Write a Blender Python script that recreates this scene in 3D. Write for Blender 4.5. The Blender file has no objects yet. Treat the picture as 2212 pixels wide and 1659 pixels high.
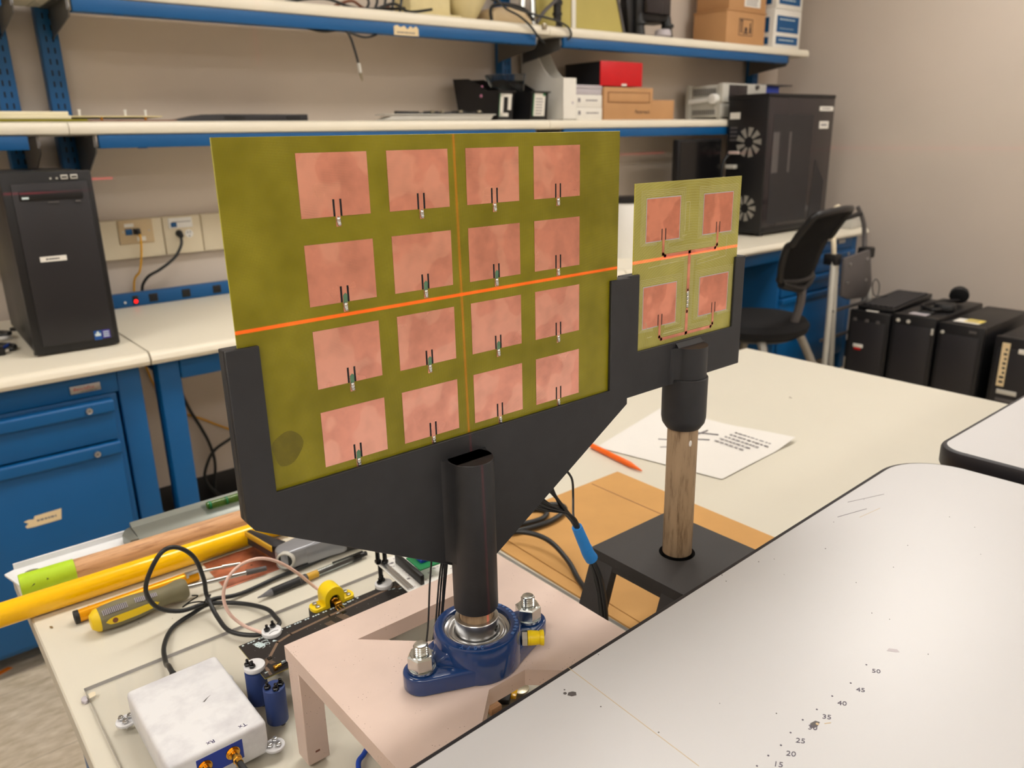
# Antenna laboratory: two patch-antenna boards on dowel stands on a white table, workbenches behind.
# World units are metres, floor at z = 0, x along the back wall, y towards the back wall.
import bpy, bmesh, math, random
from mathutils import Vector, Matrix
random.seed(7)
R = math.radians
SC = bpy.context.scene
COL = SC.collection

# ------------------------------------------------------------------ materials
def lin(c):
    return tuple(((v/255)/12.92 if v/255 <= .04045 else ((v/255+.055)/1.055)**2.4) for v in c)

class NT:
    def __init__(s, name):
        s.m = bpy.data.materials.new(name); s.m.use_nodes = True
        s.t = s.m.node_tree; s.b = s.t.nodes['Principled BSDF']
    def n(s, typ, **kw):
        nd = s.t.nodes.new(typ)
        for k, v in kw.items(): setattr(nd, k, v)
        return nd
    def l(s, a, b): s.t.links.new(a, b)
    def coords(s, scale=(1, 1, 1), rot=(0, 0, 0)):
        tc = s.n('ShaderNodeTexCoord'); mp = s.n('ShaderNodeMapping')
        mp.inputs['Scale'].default_value = scale; mp.inputs['Rotation'].default_value = rot
        s.l(tc.outputs['Object'], mp.inputs['Vector']); return mp.outputs['Vector']
    def noise(s, vec, scale, detail=3, rough=.55):
        nz = s.n('ShaderNodeTexNoise'); nz.inputs['Scale'].default_value = scale
        nz.inputs['Detail'].default_value = detail; nz.inputs['Roughness'].default_value = rough
        s.l(vec, nz.inputs['Vector']); return nz.outputs['Fac']
    def ramp(s, fac, stops):
        r = s.n('ShaderNodeValToRGB'); e = r.color_ramp.elements
        while len(e) > 1: e.remove(e[-1])
        e[0].position = stops[0][0]; e[0].color = (*stops[0][1], 1)
        for p, c in stops[1:]:
            x = e.new(p); x.color = (*c, 1)
        s.l(fac, r.inputs['Fac']); return r.outputs['Color']
    def mix(s, fac, a, b, mode='MIX'):
        x = s.n('ShaderNodeMix', data_type='RGBA', blend_type=mode)
        for i, v in ((0, fac), (6, a), (7, b)):
            if hasattr(v, 'links'): s.l(v, x.inputs[i])
            elif i == 0: x.inputs[i].default_value = v
            else: x.inputs[i].default_value = (*v, 1)
        return x.outputs[2]
    def math(s, op, a, b=0.):
        x = s.n('ShaderNodeMath', operation=op)
        for i, v in ((0, a), (1, b)):
            if hasattr(v, 'links'): s.l(v, x.inputs[i])
            else: x.inputs[i].default_value = v
        return x.outputs[0]
    def bump(s, h, strength=.2, dist=.001):
        b = s.n('ShaderNodeBump'); b.inputs['Strength'].default_value = strength; b.inputs['Distance'].default_value = dist
        s.l(h, b.inputs['Height']); s.l(b.outputs['Normal'], s.b.inputs['Normal'])
    def color(s, v):
        if hasattr(v, 'links'): s.l(v, s.b.inputs['Base Color'])
        else: s.b.inputs['Base Color'].default_value = (*v, 1)
    def set(s, rough=.5, metal=0., spec=.5, coat=0., trans=0., ior=1.45, alpha=1.):
        i = s.b.inputs
        i['Roughness'].default_value = rough; i['Metallic'].default_value = metal
        i['Specular IOR Level'].default_value = spec; i['Coat Weight'].default_value = coat
        i['Coat Roughness'].default_value = .08
        i['Transmission Weight'].default_value = trans; i['IOR'].default_value = ior
        return s.m

MATS = {}
def mat(name, rgb, rough=.5, metal=0., spec=.5, var=.06, vs=12., bump=0., bs=300., bd=.0005, coat=0., trans=0., ior=1.45, stretch=(1, 1, 1)):
    """A painted / moulded surface: base colour with faint mottling, optional fine relief."""
    t = NT(name); c = lin(rgb); v = t.coords(stretch)
    if var:
        f = t.noise(v, vs, 4)
        t.color(t.ramp(f, [(.25, tuple(x*(1-var) for x in c)), (.75, tuple(min(1, x*(1+var)) for x in c))]))
    else: t.color(c)
    if bump: t.bump(t.noise(v, bs, 2), bump, bd)
    MATS[name] = t.set(rough, metal, spec, coat, trans, ior)
    return MATS[name]

mat('white_laminate', (212, 207, 192), .38, var=.02, vs=3, bump=.05, bs=900)
mat('bench_laminate', (233, 226, 208), .35, var=.02, vs=3)
mat('front_laminate', (202, 202, 204), .32, var=.015, vs=4, bump=.04, bs=1200)
mat('table_edge_grey', (190, 185, 172), .45, var=.04)
mat('black_edge', (38, 37, 42), .45, var=.05)
mat('blue_steel', (8, 86, 144), .42, var=.05, vs=6, bump=.05, bs=500)
mat('dark_slot', (10, 12, 20), .7, var=0)
mat('bracket_grey', (112, 110, 108), .4, metal=.5, var=.05)
mat('black_plastic', (20, 20, 23), .42, var=.1, vs=20, bump=.06, bs=700)
mat('black_gloss', (13, 13, 15), .15, var=0)
mat('charcoal_panel', (37, 36, 40), .4, var=.08, vs=9, bump=.05, bs=900)
mat('smoked_glass', (42, 37, 40), .12, var=.08, vs=3)
mat('light_grey_plastic', (196, 194, 186), .45, var=.03)
mat('beige_plastic', (222, 210, 184), .45, var=.03)
mat('tan_plastic', (203, 180, 142), .45, var=.03)
mat('white_plastic', (236, 235, 231), .4, var=.02)
mat('white_label', (233, 230, 222), .6, var=.03)
mat('cream_paper', (228, 207, 165), .7, var=.04)
mat('yellow_label', (232, 210, 110), .6, var=.03)
mat('ink', (34, 32, 44), .6, var=0)
mat('grey_ink', (120, 116, 122), .7, var=0)
mat('pencil', (86, 80, 96), .7, var=0)
mat('red_ink', (170, 36, 40), .5, var=0)
mat('blue_ink', (20, 78, 150), .5, var=0)
mat('dark_blue_print', (16, 84, 138), .5, var=.04)
mat('purple_ink', (66, 54, 150), .5, var=0)
mat('red_card', (204, 14, 26), .42, var=.05)
mat('cardboard', (198, 150, 88), .75, var=.07, vs=14, bump=.1, bs=400)
mat('box_cardboard', (192, 146, 100), .75, var=.05, vs=10, bump=.08, bs=400)
mat('paper', (222, 219, 214), .7, var=.015)
mat('steel', (190, 190, 190), .28, metal=1., var=.08, vs=40)
mat('zinc', (205, 208, 206), .22, metal=1., var=.12, vs=60)
mat('aluminium', (138, 142, 136), .38, metal=.6, var=.03, vs=25)
mat('gold', (226, 170, 70), .22, metal=1., var=.1, vs=80)
mat('solder', (206, 206, 204), .2, metal=1., var=.2, vs=500)
mat('bearing_blue', (24, 56, 108), .16, var=.08, vs=30, coat=.6, bump=.06, bs=160)
mat('yellow_plastic', (240, 208, 20), .35, var=.03)
mat('yellow_paint', (252, 196, 4), .2, var=0, coat=.4)
mat('amber_tube', (240, 165, 12), .25, metal=.35, var=.04)
mat('green_tape', (176, 212, 40), .55, var=.07, vs=60, bump=.3, bs=90, bd=.001)
mat('blue_tape', (40, 132, 214), .55, var=.07, vs=60, bump=.25, bs=120, bd=.001)
mat('khaki_rubber', (118, 112, 86), .6, var=.06, vs=50, bump=.15, bs=400)
mat('handle_yellow', (232, 198, 24), .5, var=.05)
mat('black_rubber', (30, 31, 33), .5, var=.08)
mat('cable_black', (34, 36, 38), .38, var=.06)
mat('cable_tan', (224, 190, 176), .4, var=.06, vs=300)
mat('cable_yellow', (226, 166, 30), .45, var=.04)
mat('cable_blue', (20, 70, 180), .4, var=.04)
mat('pillar_blue', (42, 62, 116), .5, var=.05, bump=.1, bs=400)
mat('pcb_black', (36, 33, 33), .35, var=.08, vs=40)
mat('pcb_green', (20, 120, 70), .4, var=.08)
mat('pcb_edge', (150, 140, 70), .5, var=.1)
mat('trace_brown', (122, 100, 82), .4, var=.06)
mat('silkscreen', (206, 222, 224), .5, var=0)
mat('orange_plastic', (240, 104, 20), .4, var=.04)
mat('orange_tape', (244, 130, 20), .5, var=.04)
mat('mesh_fabric', (26, 25, 27), .8, var=.1, vs=200, bump=.4, bs=1500)
mat('seat_fabric', (16, 16, 19), .9, var=.1, vs=200, bump=.4, bs=900)
mat('chair_grey', (150, 146, 138), .4, metal=.3, var=.04)
mat('dim_grey', (88, 84, 84), .5, var=.05)
mat('grey_lid', (188, 182, 188), .5, var=.03)
mat('cream_cloth', (222, 208, 160), .7, var=.06, vs=20)
mat('yellow_board', (186, 172, 96), .5, var=.05)
mat('ivory_foam', (236, 228, 196), .6, var=.03)
mat('brown_board', (120, 74, 52), .5, var=.06)
mat('green_rim', (90, 160, 60), .5, var=.04)
mat('pink_rubber', (190, 120, 150), .5, var=0)
mat('fan_grey', (150, 146, 138), .4, var=.05)
mat('pin_blue', (30, 60, 160), .4, var=0)
mat('coin_metal', (168, 160, 140), .3, metal=.9, var=.1, vs=60)
mat('ceiling_tile', (226, 222, 214), .8, var=.03, bump=.2, bs=120)
mat('baseboard_black', (18, 18, 20), .45, var=.05)

def glassy(name, rgb, rough=.02, ior=1.49):
    t = NT(name); t.color(lin(rgb)); v = t.coords(); t.bump(t.noise(v, 6, 2), .02, .001)
    MATS[name] = t.set(rough, trans=1., ior=ior); return MATS[name]
glassy('acrylic', (250, 252, 252))
glassy('clear_film', (190, 200, 205), .15, 1.2)
glassy('green_vial', (190, 226, 120), .05)

def emit(name, rgb, strength):
    t = NT(name); t.color(lin(rgb)); t.b.inputs['Emission Color'].default_value = (*lin(rgb), 1)
    t.b.inputs['Emission Strength'].default_value = strength; MATS[name] = t.set(.4)
emit('lamp_diffuser', (255, 250, 243), 12.)
emit('red_lamp', (255, 20, 20), 3.)
emit('red_glow', (255, 60, 40), 2.)

def wall_paint(name, rgb):
    t = NT(name); v = t.coords(); c = lin(rgb)
    f = t.noise(v, 1.3, 3)
    t.color(t.ramp(f, [(.3, tuple(x*.96 for x in c)), (.7, tuple(x*1.03 for x in c))]))
    t.bump(t.noise(v, 160, 3), .12, .001); MATS[name] = t.set(.5)
wall_paint('wall_paint', (208, 196, 184))

def floor_tile():
    t = NT('floor_tile'); v = t.coords((1, 1, 1))
    br = t.n('ShaderNodeTexBrick'); br.offset = 0; br.inputs['Scale'].default_value = 1
    br.inputs['Brick Width'].default_value = .305; br.inputs['Row Height'].default_value = .305
    br.inputs['Mortar Size'].default_value = .0012; br.inputs['Color1'].default_value = (1, 1, 1, 1)
    br.inputs['Color2'].default_value = (.93, .93, .93, 1); br.inputs['Mortar'].default_value = (.55, .53, .5, 1)
    t.l(v, br.inputs['Vector'])
    st = t.coords((5, 13, 1), (0, 0, R(25)))
    f = t.noise(st, 4, 4, .6)
    base = t.ramp(f, [(.3, lin((182, 168, 142))), (.5, lin((204, 190, 168))), (.72, lin((224, 212, 192)))])
    t.color(t.mix(1., base, br.outputs['Color'], 'MULTIPLY')); MATS['floor_tile'] = t.set(.35)
floor_tile()

def fr4(name, c0, c1, swirl=False):
    """Glass-fibre laminate: resin tint with the woven cloth showing as fine horizontal and crossed threads."""
    t = NT(name); v = t.coords()
    w = t.n('ShaderNodeTexWave', wave_type='BANDS', bands_direction='Z'); w.inputs['Scale'].default_value = 330; t.l(v, w.inputs['Vector'])
    w2 = t.n('ShaderNodeTexWave', wave_type='BANDS', bands_direction='X'); w2.inputs['Scale'].default_value = 330; t.l(v, w2.inputs['Vector'])
    f = t.noise(v, 9, 3)
    col = t.ramp(f, [(.3, lin(c0)), (.7, lin(c1))])
    wv = t.math('MULTIPLY', w.outputs['Fac'], w2.outputs['Fac'])
    pt = t.noise(v, 26, 2)
    amt = t.math('MULTIPLY', wv, t.math('MULTIPLY', t.math('SUBTRACT', pt, .33), 1.7))
    col = t.mix(amt, col, tuple(min(1, x*2.6+.06) for x in lin(c1)))
    if swirl:
        g = t.n('ShaderNodeTexNoise'); g.inputs['Scale'].default_value = 45; t.l(v, g.inputs['Vector'])
        w3 = t.n('ShaderNodeTexWave', wave_type='RINGS'); w3.inputs['Scale'].default_value = 120; w3.inputs['Distortion'].default_value = 2.; w3.rings_direction = 'SPHERICAL'
        t.l(v, w3.inputs['Vector'])
        col = t.mix(t.math('MULTIPLY', w3.outputs['Fac'], .3), col, lin((188, 186, 130)))
    t.color(col)
    t.bump(t.math('ADD', w.outputs['Fac'], t.math('MULTIPLY', w2.outputs['Fac'], .6)), .1, .0003)
    MATS[name] = t.set(.33, spec=.4)
fr4('fr4_olive', (110, 104, 6), (132, 124, 14))
fr4('fr4_milled', (146, 138, 54), (164, 158, 74), True)
mat('white_bar', (226, 228, 230), .35, var=.05, vs=30)
mat('purple_ink_dark', (44, 34, 84), .6, var=0)
mat('tool_grey', (150, 152, 158), .3, metal=.4, var=.05)
mat('handle_gold', (196, 152, 44), .45, var=.05)
mat('clear_tip', (112, 112, 116), .12, var=.1, vs=300)
mat('fr4_smudge', (104, 96, 12), .45, var=.15, vs=90)
mat('flux_green', (92, 132, 104), .5, var=.15, vs=300)
mat('cast_blue', (70, 104, 160), .25, var=.05)
mat('fr4_score', (196, 192, 140), .6, var=.1, vs=200)
mat('fr4_edge', (186, 176, 60), .5, var=.05)

def copper(name, base, rough):
    t = NT(name); v = t.coords()
    f = t.noise(v, 28, 4, .6); c = lin(base)
    col = t.ramp(f, [(.3, tuple(x*.86 for x in c)), (.5, c), (.62, tuple(min(1, x*1.06) for x in c))])
    w = t.n('ShaderNodeTexWave', wave_type='BANDS', bands_direction='Z'); w.inputs['Scale'].default_value = 300
    w.inputs['Distortion'].default_value = 1.; t.l(v, w.inputs['Vector'])
    bl = t.n('ShaderNodeMapRange'); bl.inputs['From Min'].default_value = .5; bl.inputs['From Max'].default_value = .54; t.l(t.noise(v, 30, 2, .4), bl.inputs['Value'])
    col = t.mix(t.math('MULTIPLY', bl.outputs['Result'], .55), col, tuple(min(1, x*1.3+.02) for x in c))
    sp = t.noise(v, 40, 2)
    amt = t.math('MULTIPLY', w.outputs['Fac'], t.math('MAXIMUM', t.math('MULTIPLY', t.math('SUBTRACT', sp, .46), 2.), 0.))
    col = t.mix(amt, col, tuple(x*.4 for x in c))
    t.color(col)
    r = t.n('ShaderNodeMapRange'); r.inputs['To Min'].default_value = rough*.75; r.inputs['To Max'].default_value = rough*1.25
    t.l(t.noise(v, 24, 3), r.inputs['Value'])
    t.bump(w.outputs['Fac'], .08, .0002)
    MATS[name] = t.set(rough, metal=.95)
    t.l(r.outputs['Result'], t.b.inputs['Roughness'])
copper('copper', (242, 170, 150), .29)
copper('copper_sheet', (232, 154, 130), .34)

def pla(name, rgb, sc, rough=.5):
    """3D-printed plastic with layer lines."""
    t = NT(name); v = t.coords(); c = lin(rgb)
    w = t.n('ShaderNodeTexWave', wave_type='BANDS', bands_direction='Z'); w.inputs['Scale'].default_value = sc; t.l(v, w.inputs['Vector'])
    f = t.noise(v, 60, 3)
    t.color(t.ramp(f, [(.3, tuple(x*.9 for x in c)), (.7, tuple(x*1.1 for x in c))]))
    t.bump(w.outputs['Fac'], .12, .0003); MATS[name] = t.set(rough)
pla('black_print', (40, 41, 44), 420, .5)

def speckled(name, rgb, dots):
    t = NT(name); v = t.coords(); c = lin(rgb)
    f = t.noise(v, 18, 3)
    base = t.ramp(f, [(.3, tuple(x*.95 for x in c)), (.7, tuple(min(1, x*1.04) for x in c))])
    vo = t.n('ShaderNodeTexVoronoi'); vo.inputs['Scale'].default_value = 260; t.l(v, vo.inputs['Vector'])
    m1 = t.math('LESS_THAN', vo.outputs['Distance'], .1)
    m2 = t.math('GREATER_THAN', t.noise(v, 37, 1), .56)
    t.color(t.mix(t.math('MULTIPLY', m1, m2), base, lin(dots)))
    t.bump(t.noise(v, 1500, 2), .25, .0004); MATS[name] = t.set(.55)
speckled('pink_print', (212, 190, 178), (148, 128, 116))
speckled('platform_print', (48, 46, 46), (74, 70, 68))

def wood(name, a, b, stretch):
    t = NT(name); v = t.coords(stretch)
    f = t.noise(v, 6, 5, .65)
    col = t.ramp(f, [(.34, lin(b)), (.5, lin(a)), (.7, tuple(min(1, x*1.12) for x in lin(a)))])
    t.color(col); t.bump(f, .12, .0006); MATS[name] = t.set(.55)
wood('oak_upright', (160, 136, 108), (112, 90, 66), (26, 26, 3.2))
wood('oak_lying', (204, 160, 120), (170, 124, 88), (3.2, 30, 30))

def smudged(name, rgb, dark):
    t = NT(name); v = t.coords(); f = t.noise(v, 26, 4, .6)
    t.color(t.ramp(f, [(.45, lin(rgb)), (.7, lin(dark))])); t.bump(t.noise(v, 500, 2), .08, .0004); MATS[name] = t.set(.45)
smudged('white_print', (222, 223, 226), (200, 200, 205))

# ------------------------------------------------------------------ mesh building
class MB:
    """Collects shapes (world coordinates) that end up as ONE mesh object."""
    def __init__(s): s.bm = bmesh.new()
    def _add(s, t, m=0, mtx=None):
        if mtx is not None: bmesh.ops.transform(t, matrix=mtx, verts=t.verts)
        bmesh.ops.recalc_face_normals(t, faces=t.faces)
        for f in t.faces: f.material_index = m
        me = bpy.data.meshes.new('t'); t.to_mesh(me); t.free(); s.bm.from_mesh(me); bpy.data.meshes.remove(me); return s
    def box(s, x0, x1, y0, y1, z0, z1, bev=0., seg=2, m=0, mtx=None, axis=None):
        t = bmesh.new(); bmesh.ops.create_cube(t, size=1)
        for v in t.verts: v.co = ((x0+x1)/2+v.co.x*(x1-x0), (y0+y1)/2+v.co.y*(y1-y0), (z0+z1)/2+v.co.z*(z1-z0))
        if bev:
            es = t.edges[:]
            if axis is not None: es = [e for e in es if abs((e.verts[1].co-e.verts[0].co).normalized()[axis]) > .9]
            bmesh.ops.bevel(t, geom=es, offset=bev, segments=seg, affect='EDGES', profile=.5)
        return s._add(t, m, mtx)
    def cyl(s, p0, p1, r0, r1=None, n=24, m=0, bev=0., cap=True):
        p0, p1 = Vector(p0), Vector(p1); d = p1-p0; t = bmesh.new()
        bmesh.ops.create_cone(t, cap_ends=cap, segments=n, radius1=r0, radius2=r0 if r1 is None else r1, depth=d.length)
        if bev:
            es = [e for e in t.edges if abs(e.verts[0].co.z-e.verts[1].co.z) < 1e-7]
            bmesh.ops.bevel(t, geom=es, offset=bev, segments=2, affect='EDGES', profile=.5)
        q = Vector((0, 0, 1)).rotation_difference(d.normalized()).to_matrix().to_4x4()
        return s._add(t, m, Matrix.Translation((p0+p1)/2) @ q)
    def lathe(s, prof, c=(0, 0, 0), n=48, m=0, mtx=None):
        """prof: closed or open list of (r, z)."""
        t = bmesh.new(); rings = []
        for r, z in prof:
            rings.append([t.verts.new((r*math.cos(2*math.pi*i/n), r*math.sin(2*math.pi*i/n), z)) for i in range(n)] if r > 1e-6 else [t.verts.new((0, 0, z))])
        for a, b in zip(rings, rings[1:]):
            for i in range(n):
                j = (i+1) % n
                if len(a) == 1 and len(b) == 1: continue
                if len(a) == 1: t.faces.new((a[0], b[i], b[j]))
                elif len(b) == 1: t.faces.new((a[i], a[j], b[0]))
                else: t.faces.new((a[i], a[j], b[j], b[i]))
        M = Matrix.Translation(c)
        return s._add(t, m, M if mtx is None else M @ mtx)
    def prism(s, poly, lo, hi, plane='XY', m=0, bev=0., seg=2, mtx=None, holes=()):
        t = bmesh.new()
        def P(u, v, w): return {'XY': (u, v, w), 'XZ': (u, w, v), 'YZ': (w, u, v)}[plane]
        if not holes:
            a = [t.verts.new(P(u, v, lo)) for u, v in poly]; b = [t.verts.new(P(u, v, hi)) for u, v in poly]; n = len(poly)
            t.faces.new(a); t.faces.new(b[::-1])
            for i in range(n): t.faces.new((a[i], b[i], b[(i+1) % n], a[(i+1) % n]))
        else:
            loops = [poly, *holes]; tops = []; bots = []
            for w, st in ((lo, bots), (hi, tops)):
                es = []
                for lp in loops:
                    vs = [t.verts.new(P(u, v, w)) for u, v in lp]; st.append(vs)
                    es += [t.edges.new((vs[i], vs[(i+1) % len(vs)])) for i in range(len(vs))]
                bmesh.ops.triangle_fill(t, use_beauty=True, use_dissolve=True, edges=es)
            for a, b in zip(bots, tops):
                for i in range(len(a)):
                    j = (i+1) % len(a); t.faces.new((a[i], a[j], b[j], b[i]))
        if bev:
            bmesh.ops.recalc_face_normals(t, faces=t.faces)
            es = [e for e in t.edges if len(e.link_faces) == 2 and e.calc_face_angle(0) > .5]
            bmesh.ops.bevel(t, geom=es, offset=bev, segments=seg, affect='EDGES', profile=.5)
        return s._add(t, m, mtx)
    def tube(s, pts, r, n=8, m=0, sub=6, cap=True, closed=False):
        """Round cable along a Catmull-Rom curve through pts; r may be a list."""
        P = [Vector(p) for p in pts]; rs = r if isinstance(r, (list, tuple)) else [r]*len(P)
        Q, RR = [], []
        for i in range(len(P)-1):
            p0, p1, p2, p3 = P[max(i-1, 0)], P[i], P[i+1], P[min(i+2, len(P)-1)]
            for k in range(sub):
                u = k/sub
                Q.append(.5*((2*p1)+(p2-p0)*u+(2*p0-5*p1+4*p2-p3)*u*u+(3*p1-p0-3*p2+p3)*u**3)); RR.append(rs[i]+(rs[i+1]-rs[i])*u)
        Q.append(P[-1]); RR.append(rs[-1])
        t = bmesh.new(); up = None; rings = []
        for i, q in enumerate(Q):
            d = (Q[min(i+1, len(Q)-1)]-Q[max(i-1, 0)]).normalized()
            if up is None:
                up = Vector((0, 0, 1)) if abs(d.z) < .9 else Vector((1, 0, 0))
            up = (up-d*up.dot(d)).normalized(); sd = d.cross(up)
            rings.append([t.verts.new(q+RR[i]*(up*math.cos(2*math.pi*k/n)+sd*math.sin(2*math.pi*k/n))) for k in range(n)])
        for a, b in zip(rings, rings[1:]):
            for k in range(n): t.faces.new((a[k], a[(k+1) % n], b[(k+1) % n], b[k]))
        if cap: t.faces.new(rings[0][::-1]); t.faces.new(rings[-1])
        return s._add(t, m)
    def ball(s, c, r, m=0, sc=(1, 1, 1), n=16):
        t = bmesh.new(); bmesh.ops.create_uvsphere(t, u_segments=n, v_segments=n//2, radius=r)
        return s._add(t, m, Matrix.Translation(c) @ Matrix.Diagonal((*sc, 1)))
    def hull(s, pts, bev=0., m=0, mtx=None):
        t = bmesh.new()
        for p in pts: t.verts.new(p)
        r = bmesh.ops.convex_hull(t, input=t.verts)
        bmesh.ops.delete(t, geom=[v for v in t.verts if not v.link_faces], context='VERTS')
        if bev: bmesh.ops.bevel(t, geom=[e for e in t.edges if len(e.link_faces) == 2 and e.calc_face_angle(0) > .3], offset=bev, segments=2, affect='EDGES', profile=.5)
        return s._add(t, m, mtx)
    def hexa(s, c, r, h, m=0, rot=0., axis=(0, 0, 1)):
        t = bmesh.new(); bmesh.ops.create_cone(t, cap_ends=True, segments=6, radius1=r, radius2=r, depth=h)
        es = [e for e in t.edges if abs(e.verts[0].co.z-e.verts[1].co.z) < 1e-7]
        bmesh.ops.bevel(t, geom=es, offset=h*.1, segments=1, affect='EDGES')
        q = Vector((0, 0, 1)).rotation_difference(Vector(axis)).to_matrix().to_4x4()
        return s._add(t, m, Matrix.Translation(c) @ q @ Matrix.Rotation(rot, 4, 'Z'))
    def text(s, body, mtx, size=.01, th=.0001, m=0, shear=0.):
        cu = bpy.data.curves.new('t', 'FONT'); cu.body = body; cu.size = size; cu.extrude = th; cu.align_x = 'CENTER'; cu.align_y = 'CENTER'; cu.shear = shear; cu.resolution_u = 3
        o = bpy.data.objects.new('t', cu); COL.objects.link(o)
        me = bpy.data.meshes.new_from_object(o.evaluated_get(bpy.context.evaluated_depsgraph_get()))
        t = bmesh.new(); t.from_mesh(me); bpy.data.objects.remove(o); bpy.data.curves.remove(cu); bpy.data.meshes.remove(me)
        return s._add(t, m, mtx)

def frame(o, x, y):
    """Matrix whose local x / y run along world vectors x / y from origin o."""
    x = Vector(x).normalized(); y = Vector(y); y = (y-x*y.dot(x)).normalized(); z = x.cross(y)
    M = Matrix((x, y, z)).transposed().to_4x4(); M.translation = o; return M
FACE_Y = lambda x, y, z: frame((x, y, z), (1, 0, 0), (0, 0, 1))     # reads from -y
FACE_X = lambda x, y, z: frame((x, y, z), (0, -1, 0), (0, 0, 1))    # reads from -x
def rotz(c, a): return Matrix.Translation(c) @ Matrix.Rotation(a, 4, 'Z') @ Matrix.Translation(-Vector(c))

def obj(name, mb, mats, parent=None, angle=38):
    me = bpy.data.meshes.new(name); mb.bm.to_mesh(me); mb.bm.free()
    for mm in ([mats] if isinstance(mats, str) else mats): me.materials.append(MATS[mm])
    for p in me.polygons: p.use_smooth = True
    me.set_sharp_from_angle(angle=R(angle))
    o = bpy.data.objects.new(name, me); COL.objects.link(o)
    if parent is not None:
        root = parent
        while root.parent: root = root.parent
        me.transform(root.matrix_basis.inverted()) if root.type == 'EMPTY' else None
        o.parent = parent
    return o
def tag(o, label, cat, group=None, kind=None):
    o['label'] = label; o['category'] = cat
    if group: o['group'] = group
    if kind: o['kind'] = kind
    return o
def thing(name, label, cat, loc=(0, 0, 0), rz=0., group=None):
    o = bpy.data.objects.new(name, None); COL.objects.link(o); o.empty_display_size = .05
    o.location = loc; o.rotation_euler = (0, 0, rz); o.matrix_basis = Matrix.Translation(loc) @ Matrix.Rotation(rz, 4, 'Z')
    return tag(o, label, cat, group)
def struct(name, mb, m, label=None):
    o = obj(name, mb, m); o['kind'] = 'structure'
    if label: o['label'] = label
    return o
def dup(src, loc, label, rz=None):
    """A copy of a thing with copies of its parts and sub-parts."""
    r = src.copy(); COL.objects.link(r); r.location = loc; r['label'] = label
    if rz is not None: r.rotation_euler = (0, 0, rz)
    def rec(a, b):
        for ch in [c for c in bpy.data.objects if c.parent == a]:
            c = ch.copy(); COL.objects.link(c); c.parent = b; rec(ch, c)
    rec(src, r); return r
def scribble(mb, M, w, h, rows, m=0, t=.0002, fill=.75):
    """Rows of unreadable printed words as small bars, in the local x/y plane of M."""
    for i in range(rows):
        y = h*(.5-(i+.5)/rows); x = -w/2; bh = h/rows*.42
        while x < w/2*fill:
            ww = min(random.uniform(.08, .2)*w, w/2-x)
            mb.box(x, x+ww*.8, y-bh/2, y+bh/2, 0, t, m=m, mtx=M); x += ww

# ------------------------------------------------------------------ the room
XL, XR, YF, YB, ZC = -2.4, 4.56, -3.4, 2.93, 2.75
struct('floor', MB().box(XL, XR, YF, YB, -.1, 0), 'floor_tile', 'beige marbled vinyl tile floor of the laboratory')
struct('wall_back', MB().box(XL-.1, XR+.1, YB, YB+.1, 0, ZC), 'wall_paint', 'taupe painted wall behind the benches')
struct('wall_right', MB().box(XR, XR+.1, YF-.1, YB, 0, ZC), 'wall_paint', 'plain taupe wall behind the row of computers')
struct('wall_left', MB().box(XL-.1, XL, YF-.1, YB, 0, ZC), 'wall_paint')
struct('wall_front', MB().box(XL, XR, YF-.1, YF, 0, ZC), 'wall_paint')
struct('ceiling', MB().box(XL-.1, XR+.1, YF-.1, YB+.1, ZC, ZC+.1), 'ceiling_tile')
struct('baseboard_back', MB().box(XL, XR, YB-.012, YB, 0, .105, .003), 'baseboard_black', 'black rubber baseboard along the back wall')
struct('baseboard_right', MB().box(XR-.012, XR, YF, YB-.012, 0, .105, .003), 'baseboard_black')
tr = MB().box(XR-.02, XR, .88, .905, 1.93, ZC, .003)
struct('trim_1', tr, 'beige_plastic', 'cream cord cover running up the right wall')
first = None
for i, x in enumerate((-1.2, 1.1, 3.4)):
    for j, y in enumerate((-2.3, -.5, 1.3)):
        if i == 1 and j == 1: continue
        if first is None:
            L = thing('ceiling_light', '', 'light', (x, y, ZC), 0, 'ceiling lights')
            obj('frame', MB().prism([(x-.62, y-.32), (x+.62, y-.32), (x+.62, y+.32), (x-.62, y+.32)], ZC-.02, ZC, holes=[[(x-.58, y-.28), (x+.58, y-.28), (x+.58, y+.28), (x-.58, y+.28)]]), 'white_plastic', L)
            obj('diffuser', MB().box(x-.58, x+.58, y-.28, y+.28, ZC-.012, ZC-.006), 'lamp_diffuser', L); first = L
        else: L = dup(first, (x, y, ZC), '')
        L['label'] = 'flat white fluorescent panel set in the ceiling tiles'

# ------------------------------------------------------------------ workbenches along the back wall
BZ, BT = .81, .773          # worktop top / underside
def bench(x0, x1, label, legs, stretcher=True):
    b = thing('workbench', label, 'workbench', ((x0+x1)/2, 2.5, 0), 0, 'blue framed workbenches along the back wall')
    prof = [(2.898, BT), (2.165, BT), (2.153, BT+.004), (2.148, BT+.014), (2.15, BZ-.014), (2.157, BZ-.004), (2.168, BZ), (2.898, BZ)]
    obj('worktop', MB().prism([(y, z) for y, z in prof], x0+.0015, x1-.0015, 'YZ'), 'bench_laminate', b)
    for lx in legs:
        obj('leg', MB().box(lx-.03, lx+.03, 2.2, 2.26, 0, BT, .006), 'blue_steel', b)
        obj('leg', MB().box(lx-.03, lx+.03, 2.82, 2.88, 0, BT, .006), 'blue_steel', b)
        obj('side_rail', MB().box(lx-.022, lx+.022, 2.26, 2.82, .12, .16, .004).box(lx-.022, lx+.022, 2.26, 2.82, BT-.05, BT, .004), 'blue_steel', b)
    obj('front_rail', MB().box(legs[0]+.03, legs[-1]-.03, 2.195, 2.24, BT-.062, BT, .003), 'blue_steel', b)
    return b
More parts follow.
